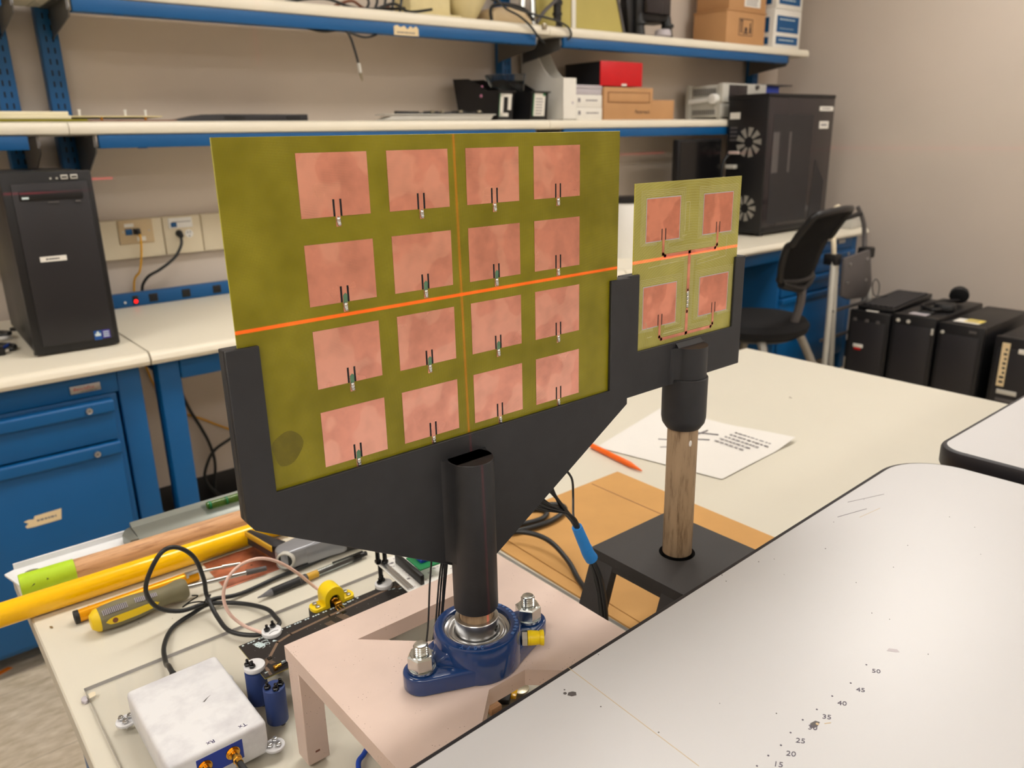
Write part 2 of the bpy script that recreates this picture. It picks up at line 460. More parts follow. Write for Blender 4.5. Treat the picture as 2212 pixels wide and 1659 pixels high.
b1 = bench(-1.297, .532, 'workbench under the left computer tower, with the drawer cabinet below', (-1.22, .484))
b2 = bench(.534, 2.372, 'middle workbench with the blue power strip along its back', (.588, 2.32))
b3 = bench(2.374, 4.36, 'right workbench carrying the tall black glass-sided tower', (2.43, 4.31))

def upright(x, label):
    u = thing('slotted_upright', label, 'shelf upright', (x, 2.87, BZ), 0, 'slotted blue shelf uprights')
    m = MB().box(x-.027, x+.027, 2.868, 2.918, BZ, 2.4, .004)
    for k in range(46):
        z = .93+k*.032
        for dx in (-.009, .009): m.box(x+dx-.0022, x+dx+.0022, 2.8674, 2.869, z, z+.016, m=1)
    obj('post', m, ['blue_steel', 'dark_slot'], u)
    obj('foot_plate', MB().box(x-.04, x+.04, 2.868, 2.918, BZ, BZ+.006), 'blue_steel', u)
    return u
upright(.438, 'slotted blue shelf upright furthest left, over the computer tower')
upright(.575, 'slotted blue shelf upright next to the bare wall, left end of the middle bench')
upright(2.36, 'blue shelf upright behind the white magazine file')
upright(4.24, 'blue shelf upright behind the tall black tower by the corner')

def shelf(x0, x1, zt, zb, bx0, bx1, label, brackets, drop=1.):
    s = thing('wall_shelf', label, 'shelf', ((x0+x1)/2, 2.75, zb), 0, 'white shelves on the blue uprights')
    yf = 2.6
    prof = [(2.865, zb), (yf+.012, zb), (yf+.003, zb+.004), (yf, zb+.013), (yf+.001, zt-.013), (yf+.006, zt-.004), (yf+.017, zt), (2.865, zt)]
    obj('board', MB().prism(prof, x0+.001, x1-.001, 'YZ'), 'bench_laminate', s)
    bm_ = MB().box(bx0, bx1, yf+.008, yf+.03, zb-.038, zb, .002).box(bx0, bx1, yf+.03, yf+.05, zb-.038, zb-.033)
    for xx in (bx0+.12, bx1-.12): bm_.box(xx-.012, xx+.012, yf+.012, yf+.028, zb-.0405, zb-.037)
    obj('front_beam', bm_, 'blue_steel', s)
    for bx, fl in brackets:
        pr = [(2.868, zb), (yf+.022, zb), (yf+.016, zb-.028), (yf+.03, zb-.05), (2.858, zb-.05-.105*drop), (2.868, zb-.05-.12*drop)]
        br = MB().prism(pr, bx-.0015, bx+.0015, 'YZ')
        w = .026*fl
        br.box(min(bx, bx+w), max(bx, bx+w), yf+.025, 2.865, zb-.0025, zb).box(min(bx, bx+w*.25), max(bx, bx+w*.25), yf+.019, yf+.022, zb-.034, zb)
        br.cyl((bx+w*.5, 2.68, zb-.006), (bx+w*.5, 2.68, zb-.002), .005, n=10)
        obj('bracket', br, 'bracket_grey', s)
    return s
LT, LB_, UT, UB = 1.3995, 1.362, 1.768, 1.728
shelf(-1.297, .529, LT, LB_, -1.15, .424, 'lower white shelf above the left computer tower', ((.452, -1), (-1.2, 1)))
shelf(.529, 2.372, LT, LB_, .604, 2.295, 'lower white shelf carrying the black bins and thin black panel', ((.597, -1), (2.303, 1)))
shelf(2.372, 4.36, LT, LB_, 2.46, 4.145, 'lower white shelf carrying the red box, brown boxes and grey instrument', ((2.452, -1), (4.17, 1)))
shelf(-1.297, .529, UT, UB, -1.15, .424, 'upper white shelf at the far left above the slotted uprights', ((.452, -1), (-1.2, 1)), .3)
s5 = shelf(.529, 2.372, UT, UB, .594, 2.303, 'upper white shelf with a torn paper label on its blue beam', ((.587, -1), (2.312, 1)), .3)
shelf(2.372, 4.345, UT, UB, 2.46, 4.15, 'upper white shelf carrying the cardboard boxes at its right end', ((2.452, -1), (4.17, 1)), .3)
m = MB().prism([(1.628, 1.689), (1.731, 1.689), (1.731, 1.713), (1.722, 1.722), (1.708, 1.714), (1.698, 1.721), (1.684, 1.709), (1.672, 1.721), (1.655, 1.715), (1.642, 1.722), (1.628, 1.717)], 2.6055, 2.6079, 'XZ')
scribble(m, FACE_Y(1.68, 2.6055, 1.698), .08, .012, 1, m=1)
o = obj('torn_label', m, ['cream_paper', 'grey_ink'], s5); o['label'] = 'torn cream paper label'

# power strip on the bench
ps = thing('power_strip', 'blue power strip with black sockets and glowing red switch on middle bench', 'power strip', (1.3, 2.84, BZ))
obj('housing', MB().box(.6, 2.3, 2.858, 2.889, BZ, BZ+.046, .004), 'blue_steel', ps)
for x in (.744, .854, .962, 1.07, 1.18): 
    m = MB().box(x-.0145, x+.0145, 2.8555, 2.859, BZ+.009, BZ+.037, .002)
    for dx in (-.005, .005): m.box(x+dx-.001, x+dx+.001, 2.8552, 2.857, BZ+.022, BZ+.031, m=1)
    obj('socket', m, ['black_plastic', 'dark_slot'], ps)
sw = obj('switch', MB().box(.677, .695, 2.8545, 2.859, BZ+.007, BZ+.037, .002), 'black_plastic', ps)
obj('switch_lamp', MB().cyl((.686, 2.8535, BZ+.018), (.686, 2.857, BZ+.018), .006, n=16), 'red_lamp', sw)
obj('reset_button', MB().cyl((.652, 2.854, BZ+.018), (.652, 2.859, BZ+.018), .0035, n=12), 'white_plastic', ps)

ps.location.y -= .023
# wall raceway with sockets
rc = thing('wall_raceway', 'cream wall raceway with network and power sockets above the bench', 'raceway', (1.2, 2.9, .96))
for x0, x1 in ((.2, .826), (.828, .958), (.96, 2.28)):
    obj('cover', MB().box(x0, x1, 2.898, YB, .962, 1.093, .005), 'beige_plastic', rc)
p = obj('network_plate', MB().box(.682, .793, 2.893, 2.899, 1.012, 1.092, .002).cyl((.696, 2.892, 1.053), (.696, 2.894, 1.053), .003, n=10, m=1).cyl((.779, 2.892, 1.053), (.779, 2.894, 1.053), .003, n=10, m=1)
        .box(.702, .732, 2.892, 2.894, 1.068, 1.08, m=2).box(.737, .765, 2.892, 2.894, 1.02, 1.034, m=2), ['tan_plastic', 'steel', 'white_label'], rc)
for x in (.714, .739): obj('network_jack', MB().box(x-.011, x+.011, 2.89, 2.894, 1.042, 1.062, .001), 'dark_blue_print' if x < .73 else 'black_plastic', p)
so = obj('socket_insert', MB().box(.846, .928, 2.894, 2.899, 1.052, 1.087, .002).box(.858, .922, 2.8935, 2.895, 1.072, 1.074, m=1), ['white_plastic', 'grey_ink'], rc)
obj('network_jack', MB().box(.853, .873, 2.892, 2.895, 1.056, 1.072, .001), 'dark_blue_print', so)
m = MB().cyl((.912, 2.895, 1.03), (.912, 2.899, 1.03), .014, n=24)
for dx in (-.005, .004): m.box(.912+dx-.001, .912+dx+.001, 2.8945, 2.896, 1.03, 1.039, m=1)
m.box(.91, .914, 2.8945, 2.896, 1.02, 1.024, m=1)
obj('power_socket', m, ['white_plastic', 'dark_slot'], rc)
c = thing('network_cable', 'yellow network cable plugged into the tan wall plate', 'cable', (.737, 2.88, 1.05))
obj('cord', MB().tube([(.74, 2.877, 1.05), (.741, 2.865, 1.03), (.737, 2.87, .98), (.727, 2.885, .92), (.705, 2.908, .86), (.70, 2.915, .6), (.76, 2.918, .42), (.88, 2.918, .33), (.97, 2.912, .27), (1.1, 2.9, .2)], .0036), 'cable_yellow', c)
obj('plug', MB().box(.733, .746, 2.868, 2.893, 1.043, 1.06, .002), 'black_plastic', c)
c = thing('power_cable', 'thick black power cord plugged into the wall socket above the strip', 'cable', (.87, 2.88, 1.0))
obj('cord', MB().tube([(.874, 2.868, 1.02), (.868, 2.862, .995), (.84, 2.862, .955), (.79, 2.87, .92), (.752, 2.88, .9), (.735, 2.905, .87), (.73, 2.914, .84)], .0052), 'cable_black', c)
obj('plug', MB().cyl((.878, 2.897, 1.034), (.876, 2.868, 1.026), .013, .008, bev=.002), 'black_rubber', c)
tag(obj('hanging_cable', MB().tube([(.78, 2.9, .74), (.8, 2.9, .5), (.822, 2.9, .4), (.855, 2.895, .31), (.877, 2.895, .24), (.887, 2.895, .16), (.87, 2.89, .05), (.86, 2.85, .006), (.7, 2.7, .006)], .006), 'cable_black'), 'black cable hanging straight down the wall behind the middle bench legs', 'cable')
tag(obj('hanging_cable', MB().tube([(1.2, 2.87, .4), (1.05, 2.862, .3), (.96, 2.862, .258), (.885, 2.862, .225), (.85, 2.862, .18), (.832, 2.862, .12), (.86, 2.86, .06), (.92, 2.85, .007), (1.0, 2.75, .007)], .006), 'cable_black'), 'black cable looping away to the right under the middle bench', 'cable')

# drawer cabinet under the left bench
dc = thing('drawer_cabinet', 'blue steel drawer cabinet hung under the left bench with two locks', 'drawer cabinet', (-.1, 2.5, .05))
m = MB().box(-.1, .447, 2.197, 2.75, .06, .7095, .004)
obj('body', m, 'blue_steel', dc)
m = MB().box(.3405, .4115, 2.19, 2.1955, .7265, .7465, .001)
m.text('BenchPro', FACE_Y(.372, 2.19, .7378), .0125, m=1, shear=.15); scribble(m, FACE_Y(.385, 2.19, .7295), .045, .003, 1, m=2)
o = obj('maker_plate', m, ['steel', 'red_ink', 'ink'], b1); o['label'] = 'silver maker plate with dark red lettering'
for z0, z1, lz in ((.588, .7, .6825), (.08, .5835, .5634)):
    d = obj('drawer', MB().box(-.08, .4305, 2.178, 2.197, z0, z1-.034, .003), 'blue_steel', dc)
    pull = [(2.178, z1-.034), (2.17, z1-.034), (2.166, z1-.03), (2.166, z1-.004), (2.17, z1), (2.197, z1), (2.197, z1-.034)]
    obj('pull', MB().prism(pull, -.08, .4305, 'YZ', bev=.0015), 'blue_steel', d)
    obj('lock', MB().lathe([(0, .004), (.004, .004), (.0045, .003), (.0075, .004), (.0085, .002), (.0085, -.006), (0, -.006)], n=20, mtx=Matrix.Translation((.3703, 2.1645, lz)) @ Matrix.Rotation(R(90), 4, 'X')).box(.3695, .3711, 2.1595, 2.1612, lz-.003, lz+.003, m=1), ['steel', 'dark_slot'], d)
    if z0 < .5:
        m = MB().prism([(.184, .4085), (.2, .4075), (.262, .4085), (.2664, .4375), (.205, .4355), (.202, .428), (.19, .43), (.18, .4275), (.189, .4205), (.181, .4135)], 2.177, 2.1785, 'XZ')
        scribble(m, FACE_Y(.233, 2.177, .422), .05, .012, 1, m=1)
        o = obj('tape_label', m, ['cream_paper', 'grey_ink'], d); o['label'] = 'torn cream tape label'

# ------------------------------------------------------------------ computer tower on the left bench
pc = thing('computer_tower', 'black desktop computer tower standing on the left bench', 'computer', (.4, 2.5, BZ))
TX = rotz((.5, 2.31, 0), R(-1.5))
obj('case', MB().box(.297, .4995, 2.313, 2.76, .816, 1.272, .008, mtx=TX), 'black_plastic', pc)
fr = obj('front_bezel', MB().box(.296, .5005, 2.296, 2.316, .814, 1.2735, .006, mtx=TX).box(.316, .487, 2.291, 2.3, .836, 1.247, .003, m=1, mtx=TX), ['black_plastic', 'charcoal_panel'], pc)
m = MB().box(.33, .472, 2.287, 2.293, 1.205, 1.228, .003, mtx=TX).box(.335, .35, 2.286, 2.288, 1.209, 1.214, m=1, mtx=TX).box(.452, .464, 2.286, 2.288, 1.197, 1.201, m=2, mtx=TX).box(.39, .415, 2.2865, 2.288, 1.198, 1.2005, m=2, mtx=TX)
obj('disc_drive', m, ['black_plastic', 'silkscreen', 'dim_grey'], fr)
m = MB()
for x in (.437, .459): m.box(x-.008, x+.008, 2.292, 2.297, 1.253, 1.264, .001, mtx=TX).box(x-.006, x+.006, 2.2915, 2.293, 1.2565, 1.2605, m=1, mtx=TX)
for x in (.406, .42): m.box(x-.002, x+.002, 2.2925, 2.297, 1.254, 1.258, mtx=TX)
obj('usb_ports', m, ['light_grey_plastic', 'dark_slot'], fr)
m = MB().box(.3485, .4085, 2.2895, 2.292, 1.053, 1.066, mtx=TX); scribble(m, TX @ FACE_Y(.379, 2.2895, 1.0595), .035, .009, 1, m=1)
o = obj('name_label', m, ['white_label', 'ink'], fr); o['label'] = 'white paper label'
m = MB().box(.4385, .457, 2.2895, 2.292, .835, .8595, mtx=TX); m.box(.441, .4545, 2.289, 2.29, .845, .852, m=1, mtx=TX).ball(TX @ Vector((.448, 2.2892, .8545)), .003, m=1, sc=(1, .1, 1))
o = obj('sticker', m, ['blue_ink', 'silkscreen'], fr); o['label'] = 'light blue processor sticker'
m = MB().box(.4585, .4775, 2.2895, 2.292, .837, .8595, mtx=TX)
for k in range(3): m.box(.461, .475, 2.289, 2.29, .841+k*.006, .8435+k*.006, m=1, mtx=TX)
o = obj('sticker', m, ['purple_ink', 'silkscreen'], fr); o['label'] = 'purple operating system sticker'
for x in (.31, .485):
    for y in (2.34, 2.72): obj('foot', MB().cyl((x, y, BZ), (x, y, .818), .012, n=16), 'black_rubber', pc)
for i, (pts, mm, lb) in enumerate((
    ([(.17, 2.5, .816), (.225, 2.47, .818), (.262, 2.43, .817), (.27, 2.46, .82), (.235, 2.52, .818), (.16, 2.56, .816)], 'cable_black', 'black cable curled on the bench left of the computer tower, nearest the edge'),
    ([(.15, 2.6, .816), (.22, 2.6, .82), (.272, 2.57, .83), (.283, 2.62, .826), (.25, 2.68, .82), (.15, 2.7, .816)], 'cable_black', 'black cable looped beside the computer tower, further from the edge'),
    ([(.15, 2.45, .818), (.2, 2.436, .82), (.245, 2.44, .822), (.265, 2.49, .82)], 'cable_blue', 'short blue cable lying left of the computer tower'),
    ([(.14, 2.53, .822), (.2, 2.53, .832), (.255, 2.5, .835), (.275, 2.53, .828)], 'white_plastic', 'white cable bent over the black cables by the computer tower'))):
    tag(obj('cable', MB().tube(pts, .0055 if i != 2 else .004), mm), lb, 'cable', 'cables left of the computer tower')
b = thing('power_adapter', 'dark grey power adapter at the edge of the left bench', 'adapter', (.2, 2.43, BZ))
obj('body', MB().box(.15, .243, 2.395, 2.425, BZ, BZ+.02, .004), 'black_plastic', b)
obj('plug_pins', MB().box(.243, .252, 2.402, 2.404, BZ+.008, BZ+.013).box(.243, .252, 2.414, 2.416, BZ+.008, BZ+.013), 'steel', b)

# ------------------------------------------------------------------ things on the lower shelf
S = LT
f = thing('foam_board', 'ivory foam sheet lying on top of its twin at the left shelf end', 'foam board', (.4, 2.72, S), 0, 'ivory foam sheets')
obj('sheet', MB().box(.1, .541, 2.63, 2.84, S+.0165, S+.0275, .002), 'ivory_foam', f)
f = thing('foam_board', 'lower ivory foam sheet, on the yellow board at the left shelf end', 'foam board', (.4, 2.72, S), 0, 'ivory foam sheets')
obj('sheet', MB().box(.08, .546, 2.625, 2.85, S+.007, S+.0165, .002), 'ivory_foam', f)
tag(obj('circuit_laminate', MB().box(.02, .585, 2.615, 2.86, S, S+.0065, .001), 'fr4_olive'), 'bare yellow laminate sheet lying under the ivory foam sheets', 'laminate sheet')
p = thing('circuit_board', 'tan circuit panel raised on spacers with three white posts', 'circuit panel', (.68, 2.74, S))
obj('board', MB().box(.546, .8, 2.64, 2.84, S+.0125, S+.016), 'cream_cloth', p)
for x, y in ((.576, 2.66), (.701, 2.66), (.76, 2.665)): obj('post', MB().cyl((x, y, S+.016), (x, y, S+.032), .0032, n=10).cyl((x, y, S+.03), (x, y, S+.034), .0045, n=10), 'white_plastic', p)
for x in (.632, .755): obj('spacer', MB().cyl((x, 2.655, S+.004), (x, 2.655, S+.0125), .004, n=8), 'amber_tube', p)
tag(obj('circuit_laminate', MB().box(.587, .84, 2.63, 2.85, S, S+.004, .001), 'brown_board'), 'thin brown laminate sheet under the tan circuit panel', 'laminate sheet')
k = thing('flat_panel', 'long flat black panel with a wedge-shaped left end on the shelf', 'panel', (1.1, 2.8, S))
obj('body', MB().prism([(.852, S), (.853, S+.006), (.9, S+.012), (.958, S+.0235), (1.02, S+.025), (1.331, S+.025), (1.331, S)], 2.74, 2.85, 'XZ', bev=.0015), 'charcoal_panel', k)
for q0, q1 in ((1.03, 1.1), (1.25, 1.3)): obj('front_strip', MB().box(q0, q1, 2.738, 2.741, S+.006, S+.019), 'black_plastic', k)

t = thing('tray', 'shallow light grey tray holding black clips on the lower shelf', 'tray', (1.85, 2.72, S))
m = MB().prism([(1.56, S), (1.6, S+.014), (2.08, S+.021), (2.06, S)], 2.612, 2.675, 'XZ', bev=.002)
m.box(1.57, 2.085, 2.608, 2.68, S+.0185, S+.0225, .001)
obj('body', m, 'light_grey_plastic', t)
for i in range(9):
    x = 1.665+i*.044; a = random.uniform(-.8, .8); M = rotz((x, 2.648, 0), a*.6)
    lb = 'thin black clip lying in the grey tray, %s' % ('at its left end' if i == 0 else 'heaped with similar clips')
    c = thing('clip', lb, 'clip', (x, 2.648, S+.0225), 0, 'black clips heaped in the grey tray')
    obj('jaw', MB().box(x-.03, x+.03, 2.642, 2.654, S+.0225, S+.0285+random.uniform(0, .008), .002, mtx=M), 'black_plastic', c)
    if i in (3, 4, 6, 8): obj('spring', MB().cyl(M @ Vector((x-.005, 2.636, S+.032)), M @ Vector((x+.009, 2.636, S+.033)), .005, n=10), 'coin_metal', c)
    if i: c['label'] = 'thin black clip heaped with its like in the grey tray'

def bin_(x, y, rz, label, w, tape):
    b = thing('storage_bin', label, 'storage bin', (x, y, S), 0, 'black hopper bins')
    M = rotz((x, y, 0), rz); d, h0, h1, tk = .2, .112, .168, .004
    side = [(0, 0), (-.012, h0), (.05, h0+.004), (.12, h0+.04), (.145, h1-.003), (.23, h1), (.2, 0)]
    m = MB()
    for xs in (x, x+w-tk): m.prism([(y+a, S+c) for a, c in side], xs, xs+tk, 'YZ', mtx=M)
    m.box(x, x+w, y, y+d, S, S+tk, mtx=M)
    m.prism([(y, S), (y-.012, S+h0), (y-.012+tk, S+h0), (y+tk, S)], x, x+w, 'YZ', mtx=M)
    m.prism([(y+d, S), (y+d+.03, S+h1), (y+d+.03-tk, S+h1), (y+d-tk, S)], x, x+w, 'YZ', mtx=M)
    m.box(x-.006, x+w+.006, y-.02, y-.006, S+h0-.004, S+h0+.002, .001, mtx=M)
    obj('body', m, 'black_plastic', b)
    q = MB(); yy = y-.008
    Mf = M @ frame((x+w/2, y-.0065, S+.06), (1, 0, 0), (0, -.107, 1))
    if tape:   # a label with its middle torn out
        for a in ((-.038, .038, .03, .042), (-.038, -.016, -.044, .04), (.014, .036, -.02, .03), (-.038, .02, -.046, -.032)): q.box(a[0], a[1], a[2], a[3], 0, .0006, mtx=Mf)
        q.box(-.042, -.036, -.046, .042, 0, .0005, m=1, mtx=Mf)
    else:
        q.box(-.034, .036, -.044, .046, 0, .0006, mtx=Mf); q.box(-.04, -.033, -.044, .046, 0, .0005, m=1, mtx=Mf); q.box(.02, .036, .036, .046, 0, .0007, m=1, mtx=Mf)
        scribble(q, Mf @ Matrix.Translation((0, -.005, .0005)), .05, .07, 6, m=2)
    obj('label_card', q, ['white_label', 'pcb_green', 'grey_ink'], b)
    return b, M
bA, MA = bin_(2.108, 2.632, R(13), 'black hopper bin with a half torn white label', .104, True)
o = obj('keyring', MB().tube([(2.104, 2.72, S+.135), (2.098, 2.715, S+.12), (2.094, 2.712, S+.1)], .004).ball((2.094, 2.711, S+.096), .008), 'pink_rubber', bA); o['label'] = 'pink tag hung over its side'
bB, MB2 = bin_(2.277, 2.624, R(8), 'black hopper bin with a whole white label, beside the white file', .11, False)
g = obj('clear_bag', MB().prism([(2.16, S+.13), (2.33, S+.118), (2.345, S+.19), (2.2, S+.185), (2.13, S+.178)], 2.72, 2.74, 'XZ', bev=.004), 'clear_film')
tag(g, 'crumpled clear plastic bag sticking out of the black bins', 'bag')

f = thing('magazine_file', 'white cardboard magazine file with sloping cut sides', 'magazine file', (2.5, 2.75, S))
side = [(2.621, S), (2.62, 1.5705), (2.69, 1.573), (2.715, 1.585), (2.74, 1.61), (2.81, 1.712), (2.9, 1.719), (2.9, S)]
m = MB()
for x in (2.466, 2.5405): m.prism(side, x, x+.003, 'YZ')
m.box(2.466, 2.5435, 2.62, 2.623, S, 1.5705).box(2.466, 2.5435, 2.897, 2.9, S, 1.719).box(2.466, 2.5435, 2.62, 2.9, S, S+.003)
m.cyl((2.522, 2.6195, 1.47), (2.522, 2.621, 1.47), .006, n=12, m=1)
obj('body', m, ['white_label', 'grey_lid'], f)
for i, (z0, z1, y0, lb) in enumerate(((S, 1.4515, 2.63, 'small white carton at the bottom of the stack beside the white file'), (1.4515, 1.5055, 2.632, 'small white carton in the middle of the stack beside the white file'))):
    b = thing('carton', lb, 'carton', (2.63, 2.7, z0), 0, 'small white cartons')
    obj('body', MB().box(2.552, 2.7165, y0, 2.79, z0, z1-.0008, .002), 'white_label', b)
    q = MB(); scribble(q, FACE_Y(2.655, y0-.0002, (z0+z1)/2+.003), .08, .014, 1, m=0); q.box(2.566, 2.58, y0-.0004, y0, (z0+z1)/2-.005, (z0+z1)/2+.012)
    obj('print', q, 'grey_ink', b)
b = thing('carton', 'lilac grey lidded carton on top of the white carton stack', 'carton', (2.63, 2.7, 1.5055))
obj('body', MB().box(2.553, 2.716, 2.634, 2.79, 1.5055, 1.53, .002), 'grey_lid', b); obj('lid', MB().box(2.551, 2.718, 2.632, 2.792, 1.53, 1.5455, .002), 'grey_lid', b)

def carton(name, label, x0, x1, y0, y1, z0, z1, mm, flaps=False, extra=None, group=None):
    b = thing(name, label, 'box', ((x0+x1)/2, (y0+y1)/2, z0), 0, group)
    obj('body', MB().box(x0, x1, y0, y1, z0, z1, .003), mm, b)
    return b
b = carton('cardboard_box', 'brown mailing box with a wide flap panel below the red box', 2.727, 3.062, 2.63, 2.86, S, 1.5405, 'box_cardboard')
m = MB()
for a in ((2.752, 3.037, 1.517, 1.519), (2.752, 3.037, 1.4735, 1.4755), (2.752, 2.754, 1.4735, 1.519), (3.035, 3.037, 1.4735, 1.519)): m.box(a[0], a[1], 2.6285, 2.6305, a[2], a[3])
obj('flap_outline', m, 'brown_board', b)
obj('flap', MB().box(2.756, 3.033, 2.627, 2.6305, 1.477, 1.515, .001), 'box_cardboard', b)
m = MB().text('Pasternack', FACE_Y(2.985, 2.6295, 1.434), .024, m=0, shear=.3); obj('brand_print', m, 'ink', b)
carton('cardboard_box', 'small plain brown box to the right of the flap-panel box', 3.066, 3.257, 2.66, 2.85, S, 1.4905, 'box_cardboard')
b = thing('red_box', 'red fronted black box sitting on the brown mailing box', 'box', (2.84, 2.7, 1.5455))
obj('body', MB().box(2.704, 2.977, 2.634, 2.86, 1.5458, 1.6475, .002), 'black_plastic', b)
m = MB().box(2.702, 2.979, 2.628, 2.6345, 1.5445, 1.649, .002)
o = obj('front_panel', m, 'red_card', b); o['label'] = 'red front panel'
obj('tab', MB().box(2.838, 2.872, 2.6265, 2.6285, 1.5458, 1.5545), 'white_label', o)

i_ = thing('bench_instrument', 'grey bench instrument with a folded carrying handle and vented side', 'instrument', (3.78, 2.75, S))
M = None
obj('case', MB().box(3.612, 3.985, 2.655, 2.85, S+.012, 1.572, .006), 'light_grey_plastic', i_)
m = MB()
for kx in range(11):
    y = 2.68+kx*.0135; m.box(3.609, 3.6125, y, y+.006, 1.52, 1.556)
for kx in range(11):
    y = 2.68+kx*.0135; m.box(3.609, 3.6125, y, y+.006, 1.425, 1.45)
obj('vents', m, 'dim_grey', i_)
m = MB().prism([(3.604, 1.485), (3.995, 1.485), (3.995, 1.578), (3.604, 1.578)], 2.628, 2.66, 'XZ', bev=.004)
obj('front_bumper', m, 'light_grey_plastic', i_)
obj('display', MB().box(3.655, 3.815, 2.625, 2.6285, 1.49, 1.57, .001), 'smoked_glass', i_)
obj('lower_front', MB().box(3.61, 3.985, 2.64, 2.66, S+.012, 1.485, .003), 'light_grey_plastic', i_)
obj('knob', MB().cyl((3.9, 2.628, 1.562), (3.9, 2.614, 1.562), .012, .01, bev=.001), 'dim_grey', i_)
m = MB().prism([(2.83, S+.08), (2.66, S+.092), (2.645, S+.102), (2.66, S+.112), (2.83, S+.103)], 3.578, 3.596, 'YZ', bev=.004)
h = obj('handle', m, 'white_plastic', i_)
obj('handle_pivot', MB().cyl((3.612, 2.672, S+.102), (3.57, 2.672, S+.102), .026, bev=.004), 'white_plastic', h)
for y in (2.66, 2.83):
    for x in (3.63, 3.97): obj('foot', MB().box(x-.012, x+.012, y-.012, y+.012, S, S+.013, .002), 'light_grey_plastic', i_)
obj('corner_bumper', MB().box(3.6, 3.62, 2.835, 2.865, S, 1.578, .005), 'light_grey_plastic', i_)
carton('blue_case', 'small bright blue case right of the grey instrument', 4.05, 4.2, 2.68, 2.8, S, 1.577, 'pin_blue')
tag(obj('lid', MB().box(4.02, 4.3, 2.66, 2.84, 1.577, 1.585, .002), 'dim_grey'), 'flat grey sheet lying on the small blue case', 'sheet').name = 'grey_sheet'

# ------------------------------------------------------------------ things on the upper shelf
S2 = UT
b = thing('white_duct', 'cream plastic housing with a flanged foot on the upper shelf', 'housing', (1.86, 2.72, S2))
obj('body', MB().box(1.75, 1.935, 2.68, 2.8, S2+.012, S2+.12, .012), 'cream_cloth', b)
obj('foot', MB().box(1.72, 1.97, 2.66, 2.82, S2, S2+.013, .004), 'cream_cloth', b)
b = thing('funnel', 'pale yellow plastic scoop tapering down to the upper shelf', 'scoop', (2.02, 2.7, S2))
obj('body', MB().lathe([(.02, 0), (.05, .02), (.085, .08), (.1, .14), (.094, .14), (.08, .08), (.045, .024), (0, .02)], (2.03, 2.72, S2), n=28), 'cream_cloth', b)
b = thing('padded_pouch', 'rounded cream pouch with dark piping on the upper shelf edge', 'pouch', (2.22, 2.7, S2))
m = MB().prism([(2.12, S2), (2.115, S2+.04), (2.14, S2+.058), (2.22, S2+.062), (2.28, S2+.05), (2.32, S2+.02), (2.325, S2)], 2.65, 2.8, 'XZ', bev=.01, seg=3)
obj('body', m, 'tan_plastic', b)
obj('piping', MB().tube([(2.112, 2.655, S2+.003), (2.108, 2.655, S2+.045), (2.14, 2.655, S2+.066), (2.22, 2.655, S2+.07), (2.29, 2.655, S2+.056), (2.33, 2.655, S2+.02)], .006), 'black_rubber', b)
for i, (x0, y0, x1, y1, z, mm, lb) in enumerate((
    (1.25, 2.66, 1.7, 2.64, S2+.004, 'cable_black', 'black cable lying along the upper shelf edge, left of the cream housing'),
    (1.45, 2.7, 1.66, 2.68, S2+.012, 'brown_board', 'reddish brown cable bundle on the upper shelf'),
    (1.58, 2.635, 1.8, 2.612, S2+.005, 'cable_black', 'black cable with a sharp bend under the cream housing'))):
    pts = [(x0, y0, z), (x0+(x1-x0)*.3, y0-.01, z+.02), (x0+(x1-x0)*.6, y1+.02, z), (x1, y1, z+.012)]
    tag(obj('cable', MB().tube(pts, .005), mm), lb, 'cable', 'cables on the upper shelf')
t = thing('cable_tangle', 'tangle of black cables standing up from the upper shelf', 'cables', (1.62, 2.68, S2))
for q in range(5):
    x = 1.55+q*.035
    obj('loop', MB().tube([(x, 2.66, S2+.003), (x+.02, 2.67, S2+.03+.01*q), (x+.005, 2.68, S2+.07), (x-.03, 2.7, S2+.09)], .005), 'cable_black', t)
c = thing('probe_cable', 'long dark cable draped over the shelf edge in front of the bracket', 'cable', (2.3, 2.58, S2))
obj('cord', MB().tube([(2.1, 2.615, S2+.085), (2.108, 2.6, S2+.066), (2.13, 2.585, S2+.04), (2.19, 2.582, S2+.02), (2.25, 2.586, S2-.01), (2.3, 2.592, S2-.048), (2.34, 2.6, S2-.07)], .0045), 'cable_black', c)
c2 = thing('probe_cable', 'dark cable arching over the shelf joint and down its front', 'cable', (2.42, 2.58, S2))
obj('cord', MB().tube([(2.1, 2.64, S2+.08), (2.2, 2.61, S2+.05), (2.29, 2.59, S2+.03), (2.39, 2.588, S2+.018), (2.46, 2.588, S2-.002), (2.486, 2.592, S2-.03), (2.475, 2.6, S2-.05)], .0045), 'cable_black', c2)
obj('clip', MB().box(2.33, 2.35, 2.592, 2.602, S2-.018, S2+.004, .002), 'coin_metal', c2)
h = thing('hanging_lead', 'thin grey lead hanging below the upper shelf with a brass tip', 'cable', (1.46, 2.62, UB))
obj('cord', MB().tube([(1.2, 2.66, UB+.0), (1.3, 2.63, UB-.034), (1.36, 2.62, UB-.043), (1.42, 2.615, UB-.036), (1.448, 2.613, UB-.045), (1.464, 2.612, UB-.085), (1.478, 2.612, UB-.14)], .0045), 'cable_black', h)
obj('second_loop', MB().tube([(1.452, 2.612, UB-.04), (1.462, 2.612, UB-.045), (1.51, 2.614, UB-.053), (1.56, 2.63, UB-.043), (1.62, 2.66, UB-.02)], .004), 'cable_black', h)
obj('tip', MB().cyl((1.478, 2.612, UB-.138), (1.483, 2.612, UB-.17), .006, n=12).cyl((1.483, 2.612, UB-.17), (1.489, 2.612, UB-.197), .0065, .002, n=12, m=1), ['light_grey_plastic', 'coin_metal'], h)
tp = thing('mini_tripod', 'small grey tripod leaning on the upper shelf before the yellow board', 'tripod', (2.42, 2.66, S2))
